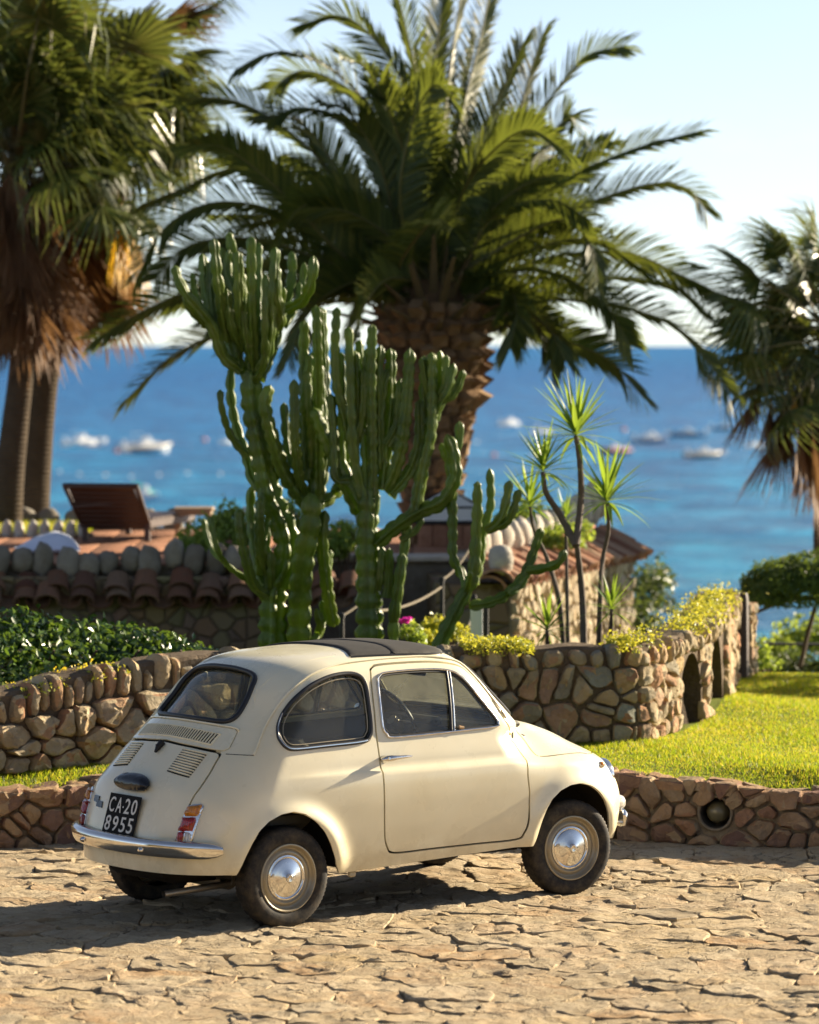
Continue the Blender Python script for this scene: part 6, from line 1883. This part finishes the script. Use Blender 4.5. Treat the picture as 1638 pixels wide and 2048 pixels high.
M['ivy'] = leaf_mat('ivy_leaf', [(.1,(.018,.045,.010)),(.4,(.028,.068,.012)),(.7,(.055,.12,.018)),(.92,(.11,.18,.03)),(1,(.20,.10,.05))], .28, .17, (.20,.30,.03), .6, vs=2)
M['sedum'] = leaf_mat('sedum_leaf', [(.1,(.12,.19,.02)),(.5,(.22,.28,.03)),(.9,(.40,.38,.05))], .45, .3, (.6,.5,.05), .35, vs=3)
M['bush'] = leaf_mat('bush_leaf', [(.1,(.05,.10,.018)),(.5,(.10,.17,.025)),(.9,(.20,.27,.05))], .45, .38, (.35,.40,.05), .4, vs=2)
M['bush_dark'] = leaf_mat('dark_bush_leaf', [(.1,(.016,.032,.010)),(.5,(.03,.055,.014)),(.9,(.06,.085,.02))], .45, .25, (.12,.15,.03), .4, vs=2)
M['topiary'] = leaf_mat('topiary_leaf', [(.1,(.022,.045,.010)),(.5,(.045,.08,.015)),(.9,(.09,.13,.02))], .5, .25, (.2,.26,.03), .3, vs=2)
M['petal_pink'] = leaf_mat('pink_petal', [(0,(.55,.02,.38)),(1,(.68,.05,.50))], .5, .3)
M['petal_rose'] = leaf_mat('rose_petal', [(0,(.62,.25,.26)),(1,(.72,.38,.40))], .5, .3)
M['petal_yellow'] = leaf_mat('yellow_petal', [(0,(.70,.52,.02)),(1,(.80,.62,.05))], .5, .3)
M['twig'] = simple('twig', (.08,.05,.03), .9)
def ivy():
    r = empty('ivy_hedge', (-2.2, 23.4, .8)); tag(r, 'glossy dark ivy hedge spilling over the left planter wall', 'hedge')
    o = np.array(r.location)
    Ps = []; Ns = []
    for px, py, Y, rx, ry, rz, n in ((-20,1262,23.9,.62,.5,.30,2200),(130,1272,24.1,.50,.5,.26,2000),(250,1278,24.2,.42,.45,.24,1700),(350,1292,24.2,.34,.4,.19,1300),(420,1310,24.1,.20,.3,.13,500),(40,1322,23.4,.55,.25,.14,900)):
        c = at(px, py+25, Y); P, N = blob_points(n, (c.x, c.y, c.z-.06), (rx, ry, rz), .22)
        Ps.append(P); Ns.append(N)
    P = np.concatenate(Ps); N = np.concatenate(Ns)
    leaf_cloud('foliage', M['ivy'], P - o, N, .052, r)['kind'] = 'stuff'
    for k in range(6): MB().tube([(-.6+k*.25,.3,-.1),(-.55+k*.25,.2,.08),(-.5+k*.26,.1,.2)], .008, 5).build('stem', M['twig'], r)
    lm = MB().add([(0,0,0),(.018,.02,.004),(.014,.045,.002),(0,.062,-.006),(-.014,.045,.002),(-.018,.02,.004)], [(0,1,2,3),(0,3,4,5)]).mesh('leaf', M['ivy'])
    vis = np.where(P[:,1] < np.median(P[:,1]))[0]
    for k in rng.choice(vis, 260, False):
        q = link('leaf', lm, r); q.location = P[k]-o + np.array([0,-.03,.01]); q.rotation_euler = (rng.uniform(-1,1.2), rng.uniform(-1,1), rng.uniform(0,6.3)); s = rng.uniform(.8,1.4); q.scale = (s,s,s)
ivy()
def sedum():
    Ps = []
    def along(curve, topf, px0, px1, n, w=.10, h=.05, inset=.10):
        us = np.arange(0, curve.L, .02); pxs = [819+curve.at(u)[0].x/curve.at(u)[0].y*7680 for u in us]
        sel = [u for u, p in zip(us, pxs) if px0 < p < px1]
        for i in range(n):
            u = random.choice(sel); k = mn.noise(Vector((u*3.1, px0*.01, 0)))
            if k < -.22: continue
            p = curve.m(u, topf(u) + random.uniform(-.03, h)*(1+k), -inset + random.gauss(0, w)); Ps.append(p)
    along(PL_F, lambda u: .985, 925, 1300, 5200, .10, .05)
    along(PL_S, ptop_s, 1270, 1465, 4200, .08, .075, .08)
    along(PL_L, lambda u: ptop_l(u)-.03, -80, 250, 1500, .08, .035, .10)
    P = np.array(Ps); N = np.tile([0,-.4,1.0], (len(P),1))
    tag(leaf_cloud('sedum', M['sedum'], P, N, .026, None, .6, .3, .8), 'yellow-green succulent ground cover along the top of the planter walls', 'ground cover', kind='stuff')
    Q = []
    for px, py in ((118,1348),(135,1352),(150,1345),(185,1338),(165,1352),(20,1378)):
        c = at(px, py, 22.85); Q.append(np.array(c) + rng.normal(0, .028, (40,3))*np.array([1,1,.8]))
    Q = np.concatenate(Q)
    tag(leaf_cloud('yellow_flowers', M['petal_yellow'], Q, np.tile([0,-1,1.], (len(Q),1)), .016, None, .9, .2, .8), 'clusters of tiny yellow flowers under the ivy hedge', 'flowers', kind='stuff')
sedum()
def bush(name, label, cat, blobs, mat, leaf, flowers=None, stems=True, group=None, jitter=.7):
    c0 = at(*blobs[0][:3]); r = empty(name, (c0.x, c0.y, c0.z-blobs[0][5])); tag(r, label, cat, group)
    o = np.array(r.location); Ps, Ns = [], []
    for px, py, Y, rx, ry, rz, n in blobs:
        c = at(px, py, Y); c.z -= rz*.55; P, N = blob_points(n, tuple(c), (rx, ry, rz*1.5), .30); Ps.append(P); Ns.append(N)
    P = np.concatenate(Ps); N = np.concatenate(Ns)
    leaf_cloud('foliage', M[mat], P-o, N, leaf, r, jitter=jitter)['kind'] = 'stuff'
    if stems:
        m = MB()
        for k in range(7):
            q = Vector(P[rng.integers(len(P))] - o); m.tube([(q.x*.2, q.y*.2, -.25), q*.6, q], [.014,.010,.004], 5)
        m.build('stems', M['twig'], r)
    if flowers:
        mt, n, sz = flowers; k = rng.choice(len(P), n, False)
        F = []
        for i in k: F.append(P[i]-o + N[i]*.03 + rng.normal(0, sz*.6, (14,3)))
        F = np.concatenate(F); leaf_cloud('blossom', M[mt], F, np.tile([0,-1,.5], (len(F),1)), sz, r, .9)['kind'] = 'stuff'
    return r
bush('flowering_shrub', 'flowering green shrub with pale pink blossoms beside the small table', 'shrub', [(430,1075,31.6,.30,.25,.22,1300),(395,1085,31.4,.24,.2,.16,800),(455,1035,31.8,.16,.15,.18,420),(480,1060,31.7,.18,.15,.2,500)], 'bush', .05, ('petal_rose', 12, .03))
bush('green_shrub', 'bright green shrub glowing in the sun between the cactus stems', 'shrub', [(690,1075,31.5,.18,.2,.17,900),(660,1090,31.5,.14,.2,.15,500),(575,1040,31.8,.16,.2,.22,700)], 'bush', .05)
bush('green_shrub', 'sunlit yellow-green shrub behind the leaning cactus, next to the parapet stones', 'shrub', [(1050,1040,32.2,.26,.25,.20,1400),(1090,1055,32.4,.20,.2,.16,700),(1010,1060,32.0,.16,.2,.18,500),(1070,1085,32,.22,.2,.1,500),(1120,1075,31.6,.2,.2,.12,700),(1160,1060,32.2,.12,.2,.1,300)], 'bush', .05, ('petal_rose', 4, .03))
bush('geranium', 'magenta geranium in bloom between the cactus stems', 'flowering plant', [(822,1262,26.3,.09,.1,.07,240),(835,1275,26.2,.08,.1,.05,160)], 'bush', .035, None)
g = [at(815,1240,26.2), at(808,1244,26.2), at(824,1238,26.2)]
def geranium_heads():
    for i, p in enumerate(g[:2]):
        P, N = blob_points(70, tuple(p), (.032+.008*i,.03,.026), .4); o = leaf_cloud('flower_head', M['petal_pink'], P-np.array(p), N, .018, None, .9); o.location = p
        o.parent = [x for x in bpy.data.objects if x.name == 'geranium'][0]; o.matrix_parent_inverse = o.parent.matrix_basis.inverted()
geranium_heads()
bush('yellow_shrub', 'low shrub with yellow leaves and a few rosy blossoms by the railing post', 'shrub', [(870,1248,27.2,.12,.12,.08,320),(905,1262,27.0,.14,.12,.08,320),(860,1278,26.6,.10,.1,.07,220)], 'sedum', .04, ('petal_rose', 3, .025))
bush('olive_bush', 'dark loose bush growing beyond the corner of the stone building', 'bush', [(1290,1180,36.5,.32,.3,.36,900),(1275,1235,36,.28,.3,.25,600),(1318,1150,37,.18,.2,.22,260)], 'bush_dark', .06)
def topiary():
    p = at(1612, 1330, 31.2); r = empty('topiary_tree', (p.x, p.y, .1)); tag(r, 'dark clipped umbrella-shaped shrub shading the right end of the lawn', 'topiary')
    o = np.array(r.location); Ps, Ns = [], []
    for X, Y, rx, n in ((4.1,29.0,.55,2600),(4.6,28.7,.6,2600),(4.3,29.9,.6,2400)):
        P, N = blob_points(n, (X, Y, .92), (rx,.6,.30), .12); Ps.append(P); Ns.append(N)
    for px, py, rx, rz, n in ((1565,1180,.34,.27,4600),(1640,1175,.42,.31,5200),(1522,1200,.18,.17,1900),(1715,1175,.42,.31,3200),(1600,1208,.42,.10,1600)):
        c = at(px, py, 31.2); P, N = blob_points(n, tuple(c), (rx,.45,rz), .12); Ps.append(P); Ns.append(N)
    P = np.concatenate(Ps); leaf_cloud('crown', M['topiary'], P-o, np.concatenate(Ns), .034, r)['kind'] = 'stuff'
    q = [at(1600,1335,31.2), at(1612,1280,31.2), at(1630,1215,31.2)]
    MB().tube([x-Vector(o) for x in q], [.022,.02,.018], 7).build('trunk', M['twig'], r)
    q = [at(1500,1230,31.2), at(1560,1205,31.2), at(1650,1195,31.2)]
    MB().tube([x-Vector(o) for x in q], .014, 6).build('limb', M['twig'], r)
topiary()
bush('hillside_shrub', 'light green feathery shrub on the slope below the topiary', 'shrub', [(1600,1275,34,.30,.3,.20,1100),(1660,1265,34,.35,.3,.24,900),(1555,1300,33.6,.22,.2,.13,500)], 'bush', .05, None)
bush('hillside_shrub', 'small yellowish shrub at the foot of the stone pier', 'shrub', [(1518,1300,29.8,.10,.1,.13,300),(1530,1325,29.7,.14,.1,.06,250)], 'bush', .035, None)
bush('hillside_shrub', 'dark green shrub bank along the far end of the lawn', 'shrub', [(1580,1330,31.5,.5,.3,.12,1500),(1690,1330,31.5,.5,.3,.16,1200)], 'bush_dark', .04, None)
def handrail():
    a, b = at(1505,1287,31.6), at(1720,1290,32.2); r = empty('handrail', a); tag(r, 'thin dark handrail crossing behind the shaded lawn', 'handrail')
    MB().tube([Vector(), b-a], .012, 6).build('rail', M['black_metal'], r)
    for t in (.02,.5,.98): q = (b-a)*t; MB().tube([q, q+Vector((0,0,-.5))], .011, 6).build('post', M['black_metal'], r)
handrail()
# ------------------------------------------------------------------ hedges added behind and left of the camera for reflections and less sky fill
def behind():
    random.seed(5)
    for k, (x0, y0, x1, y1, h, lab) in enumerate(((-16,-9,16,-9,3.4,'tall unseen hedge added behind the viewpoint for reflections and less sky fill'),(-10.5,-8,-10.5,17,2.6,'long dark unseen hedge added on the left for reflections and less sky fill'))):
        r = empty('added_hedge', ((x0+x1)/2, (y0+y1)/2, 0)); tag(r, lab, 'hedge')
        L = math.hypot(x1-x0, y1-y0); an = math.atan2(y1-y0, x1-x0); n = 9000
        P = rng.uniform(-1, 1, (n,3)); ax = rng.integers(0, 3, n)
        P[np.arange(n), ax] = np.sign(P[np.arange(n), ax]+1e-9); P[:,2] = np.abs(P[:,2])
        N = np.zeros((n,3)); N[np.arange(n), ax] = P[np.arange(n), ax]
        Q = np.stack([P[:,0]*L/2, P[:,1]*.7, P[:,2]*h + .25*np.sin(P[:,0]*L*.9)*(P[:,2] > .5)], -1)
        c, s_ = math.cos(an), math.sin(an); Rm = np.array([[c,-s_,0],[s_,c,0],[0,0,1]])
        leaf_cloud('foliage', M['bush_dark'], Q @ Rm.T, N @ Rm.T, .30, r)['kind'] = 'stuff'
        MB().box((0,0,h/2), (L,1.2,h), Matrix.Rotation(an, 3, 'Z')).build('stems', M['twig'], r)
behind()
